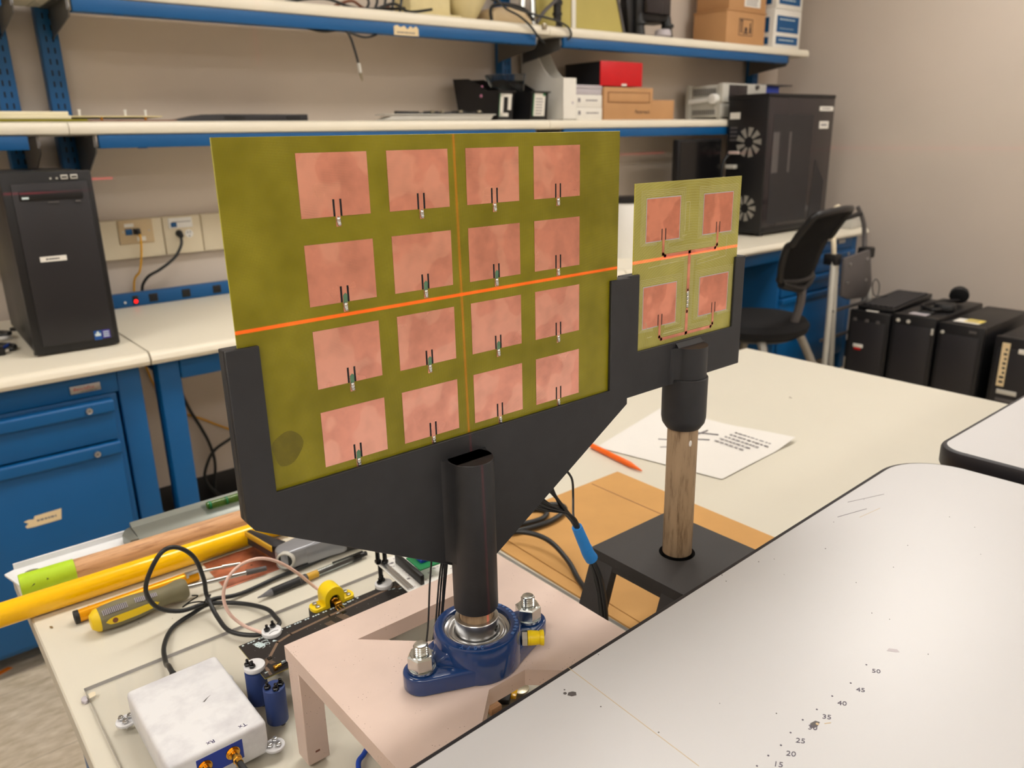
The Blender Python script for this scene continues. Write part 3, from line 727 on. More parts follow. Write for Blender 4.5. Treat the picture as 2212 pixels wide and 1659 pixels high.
obj('head', MB().cyl((2.47, 2.66, S2+.03), (2.47, 2.66, S2+.2), .017, n=16).cyl((2.47, 2.66, S2+.09), (2.47, 2.66, S2+.105), .022, n=16).cyl((2.47, 2.66, S2+.05), (2.47, 2.66, S2+.06), .021, n=16), 'black_plastic', tp)
obj('leg', MB().tube([(2.462, 2.65, S2+.11), (2.39, 2.65, S2+.06), (2.345, 2.65, S2+.012)], .008), 'dim_grey', tp)
obj('leg', MB().tube([(2.47, 2.66, S2+.05), (2.472, 2.65, S2+.02), (2.475, 2.64, S2)], .008), 'black_plastic', tp)
obj('leg', MB().tube([(2.47, 2.66, S2+.06), (2.49, 2.68, S2+.02), (2.5, 2.7, S2+.002)], .008), 'dim_grey', tp)
tag(obj('metal_tube', MB().cyl((2.3, 2.69, S2+.07), (2.34, 2.72, S2+.3), .014, n=18).cyl((2.36, 2.69, S2), (2.38, 2.72, S2+.3), .012, n=18), 'zinc'), 'pair of pale metal tubes leaning behind the pouch', 'tubes')
y = thing('yellow_board', 'yellow laminate board with a white strip leaning on the upper shelf', 'board', (2.7, 2.75, S2))
obj('sheet', MB().prism([(2.42, S2), (2.945, S2), (2.868, S2+.22), (2.38, S2+.22)], 2.72, 2.726, 'XZ'), 'yellow_board', y)
obj('white_strip', MB().box(2.607, 2.631, 2.713, 2.72, S2, S2+.22, .002), 'white_label', y)
obj('edge_strip', MB().prism([(2.945, S2), (2.958, S2), (2.882, S2+.22), (2.868, S2+.22)], 2.715, 2.728, 'XZ'), 'dim_grey', y)
hs = thing('camera_rig', 'black camera rig with ribbed grips crouching on the upper shelf', 'camera rig', (3.12, 2.7, S2))
obj('body', MB().box(2.99, 3.24, 2.68, 2.8, S2+.07, S2+.25, .02), 'black_plastic', hs)
obj('viewfinder', MB().box(3.03, 3.2, 2.655, 2.7, S2+.1, S2+.2, .012), 'smoked_glass', hs)
for x in (3.02, 3.22):
    obj('grip', MB().cyl((x, 2.69, S2+.005), (x, 2.7, S2+.1), .028, .022, n=18).cyl((x, 2.688, S2+.05), (x, 2.69, S2+.06), .03, n=18), 'black_rubber', hs)
obj('side_plate', MB().prism([(2.96, S2+.02), (3.0, S2), (2.98, S2+.22), (2.93, S2+.22)], 2.7, 2.74, 'XZ', bev=.004), 'black_plastic', hs)
obj('base', MB().box(2.98, 3.27, 2.68, 2.82, S2, S2+.012, .004), 'black_plastic', hs)
d = thing('plastic_cap', 'small grey round cap in front of the black camera rig', 'cap', (3.14, 2.64, S2))
obj('body', MB().lathe([(0, 0), (.034, 0), (.04, .006), (.036, .028), (.028, .033), (0, .034)], (3.125, 2.637, S2), n=28), 'grey_lid', d)
def marks(mb, x, y, z, s=1.):
    for a in ((-.055, .055, .034, .037), (-.055, .055, -.037, -.034), (-.055, -.052, -.037, .037), (.052, .055, -.037, .037), (-.043, -.038, -.025, .028), (-.03, -.025, -.025, .028), (.03, .043, -.026, .0), (.033, .04, 0, .02), (-.015, .02, -.028, -.022), (-.006, .012, -.02, .0)):
        mb.box(x+a[0]*s, x+a[1]*s, y-.0006, y, z+a[2]*s, z+a[3]*s)
    mb.prism([(x-.048*s, z+.026*s), (x-.033*s, z+.026*s), (x-.0405*s, z+.034*s)], y-.0006, y, 'XZ').prism([(x-.035*s, z+.026*s), (x-.02*s, z+.026*s), (x-.0275*s, z+.034*s)], y-.0006, y, 'XZ')
b = carton('cardboard_box', 'lower brown carton of the stack, printed with handling symbols', 3.64, 3.98, 2.655, 2.865, S2, 1.927, 'box_cardboard', group=None)
m = MB(); marks(m, 3.805, 2.6545, 1.855, 1.1); obj('handling_symbols', m, 'ink', b)
obj('flaps', MB().box(3.636, 3.984, 2.651, 2.868, 1.927, 1.9345, .002), 'box_cardboard', b)
b = carton('cardboard_box', 'upper brown carton of the stack with a white sticker', 3.66, 3.985, 2.66, 2.865, 1.9355, 2.1, 'box_cardboard')
m = MB().box(3.79, 3.93, 2.6585, 2.6605, 1.955, 2.06); scribble(m, FACE_Y(3.86, 2.6585, 2.0), .11, .08, 7, m=1); obj('sticker', m, ['white_label', 'grey_ink'], b)
def kit(x0, x1, y0, y1, z0, z1, label):
    b = carton('product_box', label, x0, x1, y0, y1, z0, z1, 'white_label', group='white and blue product boxes')
    w = x1-x0
    for (a, c, e, g_, ink) in ((.1, .9, .42, .84, 2), (.1, .9, .12, .32, 1)):
        m = MB().box(x0+w*a, x0+w*c, y0-.0012, y0, z0+(z1-z0)*e, z0+(z1-z0)*g_)
        scribble(m, FACE_Y((x0+x1)/2, y0-.0012, z0+(z1-z0)*(g_-.09)), w*.6, .014, 1, m=1)
        if ink == 2: scribble(m, FACE_Y((x0+x1)/2, y0-.0012, z0+(z1-z0)*(e+.1)), w*.6, .006, 1, m=1)
        o = obj('blue_panel', m, ['dark_blue_print', 'silkscreen'], b)
    m = MB().box(x0-.001, x0, y0+.03, y1-.05, z0+(z1-z0)*.42, z0+(z1-z0)*.8).box(x0-.001, x0, y0+.03, y1-.05, z0+(z1-z0)*.12, z0+(z1-z0)*.3)
    obj('side_print', m, 'dark_blue_print', b)
    return b
kit(4.07, 4.335, 2.66, 2.86, S2, 1.968, 'lower white box with blue panels at the right end of the upper shelf')
kit(4.08, 4.335, 2.66, 2.86, 1.969, 2.17, 'upper white box with blue panels at the right end of the upper shelf')

# ------------------------------------------------------------------ things on the middle and right benches
mo = thing('monitor', 'black computer monitor standing behind the small antenna board', 'monitor', (3.4, 2.6, BZ))
obj('panel', MB().box(3.2, 3.55, 2.575, 2.615, .95, 1.305, .006), 'black_plastic', mo)
obj('screen', MB().box(3.212, 3.538, 2.573, 2.576, .965, 1.293), 'black_gloss', mo)
obj('stand', MB().box(3.37, 3.45, 2.61, 2.64, BZ+.01, 1.15, .006), 'black_plastic', mo); obj('foot', MB().box(3.28, 3.54, 2.53, 2.7, BZ, BZ+.012, .005), 'black_plastic', mo)
wb = thing('white_canister', 'white canister with a black lid seen between the two antenna boards', 'canister', (2.66, 2.42, BZ))
obj('body', MB().lathe([(0, 0), (.074, 0), (.076, .004), (.08, .235), (.078, .238), (0, .238)], (2.66, 2.42, BZ), n=40), 'white_plastic', wb)
obj('lid', MB().lathe([(0, .238), (.083, .238), (.083, .256), (.075, .262), (0, .262)], (2.66, 2.42, BZ), n=40), 'black_plastic', wb)
sp = thing('wire_spool', 'small blue reel of wire at the foot of the white canister', 'spool', (2.72, 2.33, BZ))
obj('reel', MB().cyl((2.69, 2.29, BZ+.028), (2.72, 2.3, BZ+.028), .028, n=24, bev=.002).cyl((2.73, 2.305, BZ+.028), (2.732, 2.306, BZ+.028), .028, n=24), 'pin_blue', sp)
obj('wire', MB().cyl((2.715, 2.298, BZ+.028), (2.734, 2.3065, BZ+.028), .02, n=24), 'coin_metal', sp)
tag(obj('connector', MB().box(2.645, 2.675, 2.29, 2.32, BZ, BZ+.022, .003).cyl((2.66, 2.3, BZ+.022), (2.66, 2.3, BZ+.03), .008, n=12), 'beige_plastic'), 'small pale connector left of the blue wire reel', 'connector')

tw = thing('gaming_tower', 'tall black tower with a smoked glass side and see-through fans', 'computer', (4.0, 2.56, BZ))
obj('chassis', MB().box(3.735, 4.335, 2.445, 2.66, .835, 1.5, .006), 'black_plastic', tw)
obj('top_panel', MB().box(3.715, 4.348, 2.428, 2.667, 1.498, 1.5155, .005), 'black_plastic', tw)
obj('base', MB().box(3.72, 4.33, 2.43, 2.663, BZ+.014, .86, .008), 'black_plastic', tw)
sp_ = obj('side_panel', MB().box(3.722, 4.343, 2.429, 2.443, .855, 1.497, .002), 'smoked_glass', tw)
m = MB().prism([(3.77, .885), (3.8, .872), (4.13, .872), (4.14, 1.415), (3.772, 1.415)], 2.4275, 2.4295, 'XZ').prism([(4.165, .872), (4.29, .872), (4.3, 1.07), (4.19, 1.185)], 2.4275, 2.4295, 'XZ')
for a in ((3.775, 3.83, 1.13, 1.33), (3.92, 3.94, 1.13, 1.33)): m.box(a[0], a[1], 2.427, 2.4278, a[2], a[3], m=1)
obj('glass_window', m, ['charcoal_panel', 'dim_grey'], sp_)
for z0, z1, x0, x1, lb in ((1.433, 1.456, 4.19, 4.325, 'upper'), (1.343, 1.381, 4.2, 4.29, 'lower')):
    m = MB().box(x0, x1, 2.4255, 2.4285, z0, z1); scribble(m, FACE_Y((x0+x1)/2, 2.4255, (z0+z1)/2), (x1-x0)*.7, (z1-z0)*.7, 1, m=1)
    o = obj('sticker', m, ['white_label', 'grey_ink'], sp_); o['label'] = '%s white sticker' % lb
rear = obj('rear_grille', MB().prism([(2.43, .84), (2.665, .84), (2.665, 1.498), (2.43, 1.498)], 3.716, 3.736, 'YZ', bev=.002), 'black_plastic', tw)
def fan(y, z, r):
    m = MB()
    for k in range(9):
        a = k*2*math.pi/9; b_ = a+.42
        m.prism([(y+r*.36*math.cos(a), z+r*.36*math.sin(a)), (y+r*.95*math.cos(a+.12), z+r*.95*math.sin(a+.12)), (y+r*.95*math.cos(b_+.1), z+r*.95*math.sin(b_+.1)), (y+r*.36*math.cos(b_), z+r*.36*math.sin(b_))], 3.7135, 3.7155, 'YZ')
    f = obj('fan', m, 'fan_grey', rear)
    return f
fan(2.53, 1.283, .078); fan(2.53, .952, .07)
obj('power_label', MB().box(3.7135, 3.716, 2.592, 2.652, 1.398, 1.43), 'white_label', rear)
m = MB()
for z in (1.29, 1.31, 1.33, 1.35): m.box(3.713, 3.716, 2.605, 2.645, z, z+.01)
obj('port_panel', m, 'dim_grey', rear)
obj('plug', MB().box(3.69, 3.716, 2.59, 2.65, 1.152, 1.172, .003), 'light_grey_plastic', rear); obj('plug', MB().box(3.7, 3.716, 2.58, 2.64, 1.225, 1.24, .002), 'light_grey_plastic', rear)
obj('rear_cable', MB().tube([(3.715, 2.64, 1.23), (3.67, 2.65, 1.17), (3.68, 2.66, 1.0), (3.7, 2.68, BZ+.02)], .008), 'cable_black', tw)
for x in (3.76, 4.3):
    for yy in (2.46, 2.64): obj('foot', MB().cyl((x, yy, BZ), (x, yy, BZ+.016), .016, n=16), 'black_rubber', tw)
tw.location.x -= .1; tw.location.y -= .07
bx = thing('grey_case', 'pale grey case at the far right end of the right bench', 'case', (4.25, 2.3, BZ))
obj('body', MB().box(4.37-.13, 4.355, 2.19, 2.36, BZ, BZ+.055, .006), 'light_grey_plastic', bx); obj('lid', MB().box(4.238, 4.357, 2.188, 2.362, BZ+.055, BZ+.07, .004), 'white_plastic', bx)
dc2 = thing('drawer_cabinet', 'blue drawer cabinet under the right bench behind the step ladder', 'drawer cabinet', (3.9, 2.5, .08))
obj('body', MB().box(3.56, 4.27, 2.195, 2.75, .1, .7095, .004), 'blue_steel', dc2)
m = MB().box(4.12, 4.19, 2.19, 2.1955, .742, .762, .001); o = obj('maker_plate', m, 'steel', b3)
for z0, z1 in ((.61, .7), (.52, .602), (.12, .512)):
    d = obj('drawer', MB().box(3.575, 4.255, 2.178, 2.197, z0, z1-.03, .003), 'blue_steel', dc2)
    obj('pull', MB().prism([(2.178, z1-.03), (2.168, z1-.03), (2.166, z1-.004), (2.17, z1), (2.197, z1), (2.197, z1-.03)], 3.575, 4.255, 'YZ', bev=.0015), 'blue_steel', d)
    obj('lock', MB().cyl((4.19, 2.168, z1-.016), (4.19, 2.162, z1-.016), .009, n=20, bev=.001), 'steel', d)

def clear(name, tint, rough=.03, amount=.12):
    """Thin clear plastic: mostly see-through, with a weak gloss on top."""
    m = bpy.data.materials.new(name); m.use_nodes = True; t = m.node_tree; t.nodes.clear()
    o = t.nodes.new('ShaderNodeOutputMaterial'); tr = t.nodes.new('ShaderNodeBsdfTransparent'); gl = t.nodes.new('ShaderNodeBsdfGlossy')
    fr = t.nodes.new('ShaderNodeLayerWeight'); mx = t.nodes.new('ShaderNodeMixShader'); ma = t.nodes.new('ShaderNodeMath'); ma.operation = 'MULTIPLY_ADD'; ma.inputs[1].default_value = .1; ma.inputs[2].default_value = amount
    fr.inputs['Blend'].default_value = .2; tr.inputs['Color'].default_value = (*lin(tint), 1); gl.inputs['Roughness'].default_value = rough
    t.links.new(fr.outputs['Facing'], ma.inputs[0]); t.links.new(ma.outputs[0], mx.inputs[0]); t.links.new(tr.outputs[0], mx.inputs[1]); t.links.new(gl.outputs[0], mx.inputs[2]); t.links.new(mx.outputs[0], o.inputs[0])
    MATS[name] = m
clear('acrylic', (254, 254, 254), amount=.01); clear('clear_film', (226, 230, 232), .3, .35); clear('clear_barrel', (222, 226, 226), .05, .08); clear('green_vial', (196, 226, 150), .05, .06)
mat('acrylic_edge', (168, 166, 166), .15, var=.12, vs=30)

# ------------------------------------------------------------------ chair, ladder and computers on the floor
ch = thing('task_chair', 'black mesh backed chair with a round black seat and grey legs', 'chair', (2.95, 1.92, 0))
CM = Matrix.Translation((3.19, 2.06, 0)) @ Matrix.Rotation(R(6), 4, 'Z')
V = lambda x, y, z: CM @ Vector((x, y, z))
obj('seat', MB().lathe([(0, .43), (.2, .43), (.235, .445), (.245, .475), (.225, .5), (.14, .515), (0, .512)], n=40, mtx=CM @ Matrix.Diagonal((1, .96, 1, 1))), 'seat_fabric', ch)
obj('seat_pan', MB().lathe([(0, .41), (.17, .412), (.2, .428), (0, .432)], n=32, mtx=CM), 'black_plastic', ch)
t = MB(); nx, nz = 10, 12; outer = []
def bp(u, v):   # backrest surface, u across -1..1, v up 0..1
    wd = .155+.035*math.sin(v*math.pi*.8)
    return V(u*wd-.02-.05*v, -.215-.16*v+.035*u*u+(.03*math.sin(v*math.pi)), .7+.32*v-.015*u*u*(1 if v > .5 else -1))
bmx = bmesh.new(); g = [[bmx.verts.new(bp(-1+2*i/nx, j/nz)) for i in range(nx+1)] for j in range(nz+1)]
for j in range(nz):
    for i in range(nx): bmx.faces.new((g[j][i], g[j][i+1], g[j+1][i+1], g[j+1][i]))
bmesh.ops.solidify(bmx, geom=bmx.faces[:], thickness=.008); t._add(bmx)
obj('backrest', t, 'mesh_fabric', ch)
ring = [bp(-1, j/8) for j in range(9)]+[bp(-1+i/3, 1) for i in range(1, 7)]+[bp(1, 1-j/8) for j in range(1, 9)]+[bp(1-i/3, 0) for i in range(1, 6)]+[bp(-1, 0), bp(-1, .06)]
obj('back_frame', MB().tube(ring, .015, n=10, sub=3).tube([bp(-.95, .02)+Vector((0, 0, -.02)), bp(-.5, -.08), bp(0, -.12), bp(.5, -.08), bp(.95, .02)+Vector((0, 0, -.02))], .019, n=10, sub=4), 'black_plastic', ch)
obj('back_stem', MB().tube([bp(0, -.1), V(0, -.2, .58), V(0, -.15, .44), V(0, -.02, .415)], .02), 'dim_grey', ch)
for sx, sy in ((-1, -1), (1, -1), (-1, 1), (1, 1)):
    obj('leg', MB().tube([V(sx*.15, sy*.1, .425), V(sx*.19, sy*.14, .38), V(sx*.3, sy*.27, .02), V(sx*.305, sy*.275, .008)], .02, n=10), 'chair_grey', ch)

ld = thing('step_ladder', 'folded grey step ladder with black treads against the right bench', 'step ladder', (3.88, 2.05, 0))
for x0, x1, y0, y1 in ((3.665, 3.72, 1.98, 1.995), (3.79, 3.755, 2.0, 2.0)):
    obj('leg', MB().tube([(x1, y1, .72), ((x0+x1)/2+.01, y0, .4), (x0+.04, y0, .012)], .0145, n=10), 'light_grey_plastic', ld)
for x0, x1, y0 in ((4.13, 4.06, 1.99), (4.16, 4.09, 2.03)):
    obj('leg', MB().tube([(x1, y0+.01, .72), (x0, y0, .4), (x0+.02, y0, .012)], .0145, n=10), 'light_grey_plastic', ld)
obj('handrail', MB().tube([(3.735, 2.0, .7), (3.73, 2.01, .8), (3.76, 2.04, .88), (3.8, 2.06, .95), (3.85, 2.07, .965)], .0125, n=10), 'beige_plastic', ld)
obj('handrail', MB().tube([(4.08, 2.02, .68), (4.1, 2.04, .78), (4.09, 2.05, .87), (4.05, 2.07, .95)], .012, n=10), 'dim_grey', ld)
obj('grip_bar', MB().tube([(3.83, 2.06, .895), (3.95, 2.06, .905), (4.07, 2.06, .915)], .013, n=10), 'black_rubber', ld)
obj('tread', MB().prism([(3.755, .725), (4.01, .745), (4.075, .55), (4.03, .49), (3.84, .505), (3.77, .53)], 1.955, 1.975, 'XZ', bev=.008), 'dim_grey', ld)
m = MB()
for x, z in ((3.8, .6), (3.99, .59), (3.98, .7), (3.81, .69)): m.cyl((x, 1.95, z), (x, 1.957, z), .008, n=12)
obj('rivets', m, 'steel', ld)
for x in (3.735, 4.075): obj('hinge', MB().box(x-.03, x+.03, 1.975, 2.045, .69, .745, .008), 'black_plastic', ld)
obj('cross_brace', MB().tube([(3.72, 2.02, .3), (4.12, 2.02, .3)], .01).tube([(3.73, 2.0, .45), (4.11, 2.0, .45)], .01), 'dim_grey', ld)

def floor_pc(y0, y1, h, label, x0=3.76, d=.54, mesh_top=False):
    p = thing('computer_tower', label, 'computer', (x0+d/2, (y0+y1)/2, 0), 0, 'black computer towers on the floor by the right wall')
    obj('case', MB().box(x0+.025, x0+d, y0+.003, y1-.003, .014, h-.004, .006), 'black_plastic', p)
    b = obj('front_bezel', MB().box(x0, x0+.03, y0, y1, .012, h, .008).box(x0-.004, x0+.004, y0+.018, y1-.018, .03, h-.05, .003, m=1), ['black_plastic', 'charcoal_panel'], p)
    for y in (y0+.03, y1-.03):
        for x in (x0+.06, x0+d-.06): obj('foot', MB().cyl((x, y, 0), (x, y, .016), .016, n=14), 'black_rubber', p)
    return p, b
p, b = floor_pc(1.7, 1.905, .478, 'black floor computer nearest the step ladder, with three small buttons')
for y in (1.87, 1.81, 1.755): obj('button', MB().box(3.752, 3.758, y-.009, y+.009, .425, .44, .002), 'dim_grey', b)
obj('brand_badge', MB().box(3.75, 3.757, 1.815, 1.865, .292, .31, .003), 'white_label', b)
o = obj('red_mark', MB().box(3.751, 3.757, 1.825, 1.858, .281, .2915), 'red_card', b)
obj('top_label', MB().box(3.772, 3.79, 1.77, 1.83, .4775, .479), 'white_label', p)
p, b = floor_pc(1.487, 1.69, .492, 'black floor computer with a mesh front and two round front buttons')
for y in (1.658, 1.61): obj('button', MB().cyl((3.755, y, .462), (3.75, y, .462), .009, n=16, bev=.001), 'light_grey_plastic', b)
obj('front_latch', MB().box(3.75, 3.757, 1.492, 1.502, .415, .445, .002), 'light_grey_plastic', b)
obj('top_label', MB().box(3.79, 3.84, 1.55, 1.63, .4915, .493), 'grey_lid', p)
p, b = floor_pc(1.28, 1.475, .482, 'black floor computer with a yellow sticker on its top')
obj('button', MB().cyl((3.755, 1.452, .44), (3.75, 1.452, .44), .008, n=16, bev=.001), 'light_grey_plastic', b)
obj('usb_ports', MB().box(3.752, 3.757, 1.31, 1.34, .452, .462), 'dim_grey', b)
m = MB().box(3.82, 3.9, 1.33, 1.44, .4815, .4828); m.box(3.84, 3.91, 1.33, 1.4, .4826, .4836, m=1); scribble(m, frame((3.87, 1.37, .4836), (0, -1, 0), (1, 0, 0)), .05, .05, 4, m=2)
o = obj('sticker', m, ['white_label', 'yellow_label', 'grey_ink'], p); o['label'] = 'yellow and white sticker'
p, b = floor_pc(1.03, 1.24, .455, 'black floor computer at the end of the row, with a tall white label', 3.78)
m = MB().box(3.772, 3.779, 1.175, 1.205, .235, .43); 
for k in range(8): m.box(3.7715, 3.7725, 1.18, 1.198-random.uniform(0, .01), .25+k*.021, .26+k*.021, m=1)
o = obj('tall_label', m, ['cream_paper', 'ink'], b); o['label'] = 'tall cream label with dark print'
obj('front_label', MB().box(3.772, 3.779, 1.08, 1.14, .392, .412, .002), 'white_label', b)
obj('lower_label', MB().box(3.772, 3.779, 1.12, 1.2, .2, .22, .002), 'light_grey_plastic', b)
obj('drive_slot', MB().box(3.772, 3.779, 1.12, 1.2, .165, .18, .002), 'dim_grey', b)
k = thing('keyboard', 'black keyboard lying across the floor computer nearest the ladder', 'keyboard', (4.05, 1.8, .478))
KM = rotz((4.03, 1.82, .48), R(4))
obj('body', MB().prism([(3.8, .4785), (4.29, .4785), (4.29, .503), (3.8, .496)], 1.72, 1.9, 'XZ', bev=.003, mtx=KM), 'black_plastic', k)
m = MB()
for i in range(24):
    for j in range(6): m.box(3.82+i*.0185, 3.835+i*.0185, 1.735+j*.025, 1.756+j*.025, .497+i*.00027, .504+i*.00027, .0015, seg=1, mtx=KM)
obj('keys', m, 'charcoal_panel', k)
hd = thing('headset', 'black headset with a round ear cup and coiled lead on the second floor computer', 'headset', (4.0, 1.58, .492))
obj('ear_cup', MB().cyl((4.17, 1.56, .53), (4.2, 1.572, .545), .046, .042, n=28, bev=.008), 'black_rubber', hd)
obj('headband', MB().tube([(4.19, 1.56, .51), (4.05, 1.6, .515), (3.93, 1.63, .51), (3.9, 1.56, .505), (3.98, 1.53, .505)], .009), 'black_plastic', hd)
obj('ear_cup', MB().cyl((3.98, 1.545, .4935), (3.98, 1.545, .525), .05, .046, n=28, bev=.008), 'black_rubber', hd)
obj('cord', MB().tube([(3.98, 1.58, .5), (3.9, 1.62, .497), (3.84, 1.6, .498), (3.86, 1.55, .497), (3.95, 1.6, .498), (4.05, 1.64, .5), (4.1, 1.6, .497)], .0045), 'cable_black', hd)
w_ = thing('wire_loop', 'thin loose wire loop standing behind the keyboard', 'wire', (4.0, 1.9, .5))
obj('loop', MB().tube([(3.9, 1.89, .507), (3.98, 1.88, .512), (4.0, 1.885, .57), (3.985, 1.9, .6), (3.97, 1.905, .57), (3.985, 1.895, .515), (4.05, 1.86, .51)], .0025), 'cable_black', w_)

# ------------------------------------------------------------------ the main white table
TZ = .757
TX0, TX1, TY0, TY1 = .073, 1.85, .40, 1.222
mt = thing('lab_table', 'long white topped table carrying both antenna stands', 'table', (.96, .81, 0))
m = MB().box(TX0, TX1, TY0, TY1, TZ-.028, TZ, .0012, seg=1)
for x, y, r in ((.0894, 1.0266, .0035), (.1749, .9643, .0012), (.12, 1.03, .0008), (.21, .945, .0009), (.36, .952, .0012), (1.30, 1.0, .009), (1.10, .97, .006), (1.55, .9, .004), (1.2, 1.1, .004)):
    m.cyl((x, y, TZ), (x+.0002, y, TZ+.0003), r, r*.7, n=7, m=1 if r < .004 else 2)
o = obj('tabletop', m, ['white_laminate', 'coin_metal', 'grey_lid'], mt)
obj('edge_band', MB().prism([(TX0-.0008, TY0-.0008), (TX1+.0008, TY0-.0008), (TX1+.0008, TY1+.0008), (TX0-.0008, TY1+.0008)], TZ-.03, TZ-.0012, holes=[[(TX0, TY0), (TX1, TY0), (TX1, TY1), (TX0, TY1)]]), 'table_edge_grey', mt)
obj('apron', MB().box(.12, 1.8, 1.15, 1.17, TZ-.09, TZ-.028, .002).box(.12, .14, .46, 1.15, TZ-.09, TZ-.028, .002), 'blue_steel', mt)
for x in (.125, 1.8):
    for y in (.46, 1.13): obj('leg', MB().box(x-.022, x+.022, y-.022, y+.022, 0, TZ-.028, .004), 'blue_steel' , mt)
tag(obj('floor_tape', MB().prism([(.02, 2.22), (.088, 2.244), (.079, 2.2565), (.03, 2.243)], 0, .0012, 'XY'), 'orange_tape'), 'torn strip of orange tape stuck to the floor', 'tape')

# ------------------------------------------------------------------ front tables
def front_table(name, poly, z, label, marks=None):
    t = thing(name, label, 'table', (sum(p[0] for p in poly)/len(poly), sum(p[1] for p in poly)/len(poly), 0), 0, 'white tables with black rounded edges')
    obj('edge', MB().prism(poly, z-.028, z-.0004, bev=.0045), 'black_edge', t)
    cx = sum(p[0] for p in poly)/len(poly); cy = sum(p[1] for p in poly)/len(poly); ins = []
    n = len(poly)
    for i in range(n):
        a, b, c = Vector(poly[i-1]), Vector(poly[i]), Vector(poly[(i+1) % n])
        d1, d2 = (b-a).normalized(), (c-b).normalized(); nn = Vector((d1.y+d2.y, -d1.x-d2.x)).normalized()
        q = b+nn*.0068
        if (q-Vector((cx, cy))).length > (b-Vector((cx, cy))).length: q = b-nn*.0068
        ins.append(tuple(q))
    m = MB().prism(ins, z-.003, z)
    if marks: marks(m, z)
    obj('tabletop', m, ['front_laminate', 'pencil', 'dim_grey', 'grey_lid', 'tan_plastic'], t)
    xs = [p[0] for p in poly]; ys = [p[1] for p in poly]
    for x in (min(xs)+.25, max(xs)-.25):
        obj('leg', MB().box(x-.03, x+.03, (min(ys)+max(ys))/2-.03, (min(ys)+max(ys))/2+.03, .06, z-.028, .004), 'black_edge', t)
        obj('foot', MB().box(x-.03, x+.03, min(ys)+.06, max(ys)-.06, .02, .06, .01), 'black_edge', t)
        obj('caster', MB().cyl((x-.012, min(ys)+.09, .022), (x+.012, min(ys)+.09, .022), .022, n=18).cyl((x-.012, max(ys)-.09, .022), (x+.012, max(ys)-.09, .022), .022, n=18), 'black_rubber', t)
    return t
def arc(cx, cy, r, a0, a1, n=10): return [(cx+r*math.cos(R(a0+(a1-a0)*i/n)), cy+r*math.sin(R(a0+(a1-a0)*i/n))) for i in range(n+1)]
def marks1(m, z):
    for (x, y), s in zip(((.5411, .2291), (.5115, .2262), (.4875, .2278), (.4660, .2277), (.4487, .2286), (.4310, .2273), (.4154, .2250), (.4007, .2253), (.3871, .2250)), ('50', '45', '40', '35', '30', '25', '20', '15', '')):
        m.cyl((x, y, z), (x, y, z+.0002), .0007, n=8, m=1)
        if s: m.text(s, frame((x-.0022, y-.0085, z+.0001), (.62, -.78, 0), (.78, .62, 0)), .0066, .0001, m=1, shear=.2)
    m.prism([(.3405, .3575), (.343, .3592), (.3462, .358), (.3476, .3556), (.3455, .353), (.342, .3545)], z, z+.0002, m=2).cyl((.3405, .3602, z), (.3405, .3602, z+.0002), .0014, n=8, m=2)
    m.prism([(.446, .2215), (.4495, .2232), (.4545, .2222), (.4556, .2194), (.4505, .2183), (.4468, .2192)], z, z+.0002, m=2).cyl((.4525, .2196, z), (.4525, .2196, z+.0003), .0012, n=6, m=4)
    m.prism([(.457, .2168), (.4612, .2142), (.4608, .2138), (.4567, .2163)], z, z+.0002, m=4)
    m.prism([(.570, .227), (.5745, .2275), (.578, .2225), (.576, .2195), (.5735, .2215)], z, z+.0001, m=3)
    for a, b, w in (((.3633, .3819), (.3582, .2499), .00022), ((.758, .372), (.80, .361), .0003), ((.80, .383), (.85, .366), .00025), ((.775, .356), (.812, .352), .0002)):
        d = Vector((b[0]-a[0], b[1]-a[1])).normalized(); nrm = Vector((-d.y, d.x))*w
        m.prism([(a[0]+nrm.x, a[1]+nrm.y), (b[0]+nrm.x, b[1]+nrm.y), (b[0]-nrm.x, b[1]-nrm.y), (a[0]-nrm.x, a[1]-nrm.y)], z, z+.00015, m=4 if w < .00024 else 1)
    for i in range(26):
        x, y = random.uniform(.25, .9), random.uniform(.2, .385); m.cyl((x, y, z), (x, y, z+.0002), random.uniform(.0003, .0007), n=6, m=2)
c0, s0 = math.cos(R(2.1)), math.sin(R(2.1))
def rt(l): return [(.208+x*c0-y*s0, .3777+x*s0+y*c0) for x, y in l]
poly1 = rt([(-1.1, -.75), (.78, -.75)]+[(.787, -.13)]+arc(.712, -.075, .075, 5, 90)+[(-1.1, 0)])
front_table('folding_table', poly1, .93, 'white table with pencilled numbers and scratches in front of the antenna stands', marks1)
poly2 = [(2.5, -.35), (2.5, .386)]+arc(1.052, .351, .035, 90, 180)+[(1.018, .26), (1.018, -.35)]
front_table('folding_table', poly2, .938, 'unmarked white table beyond the gap at the right')

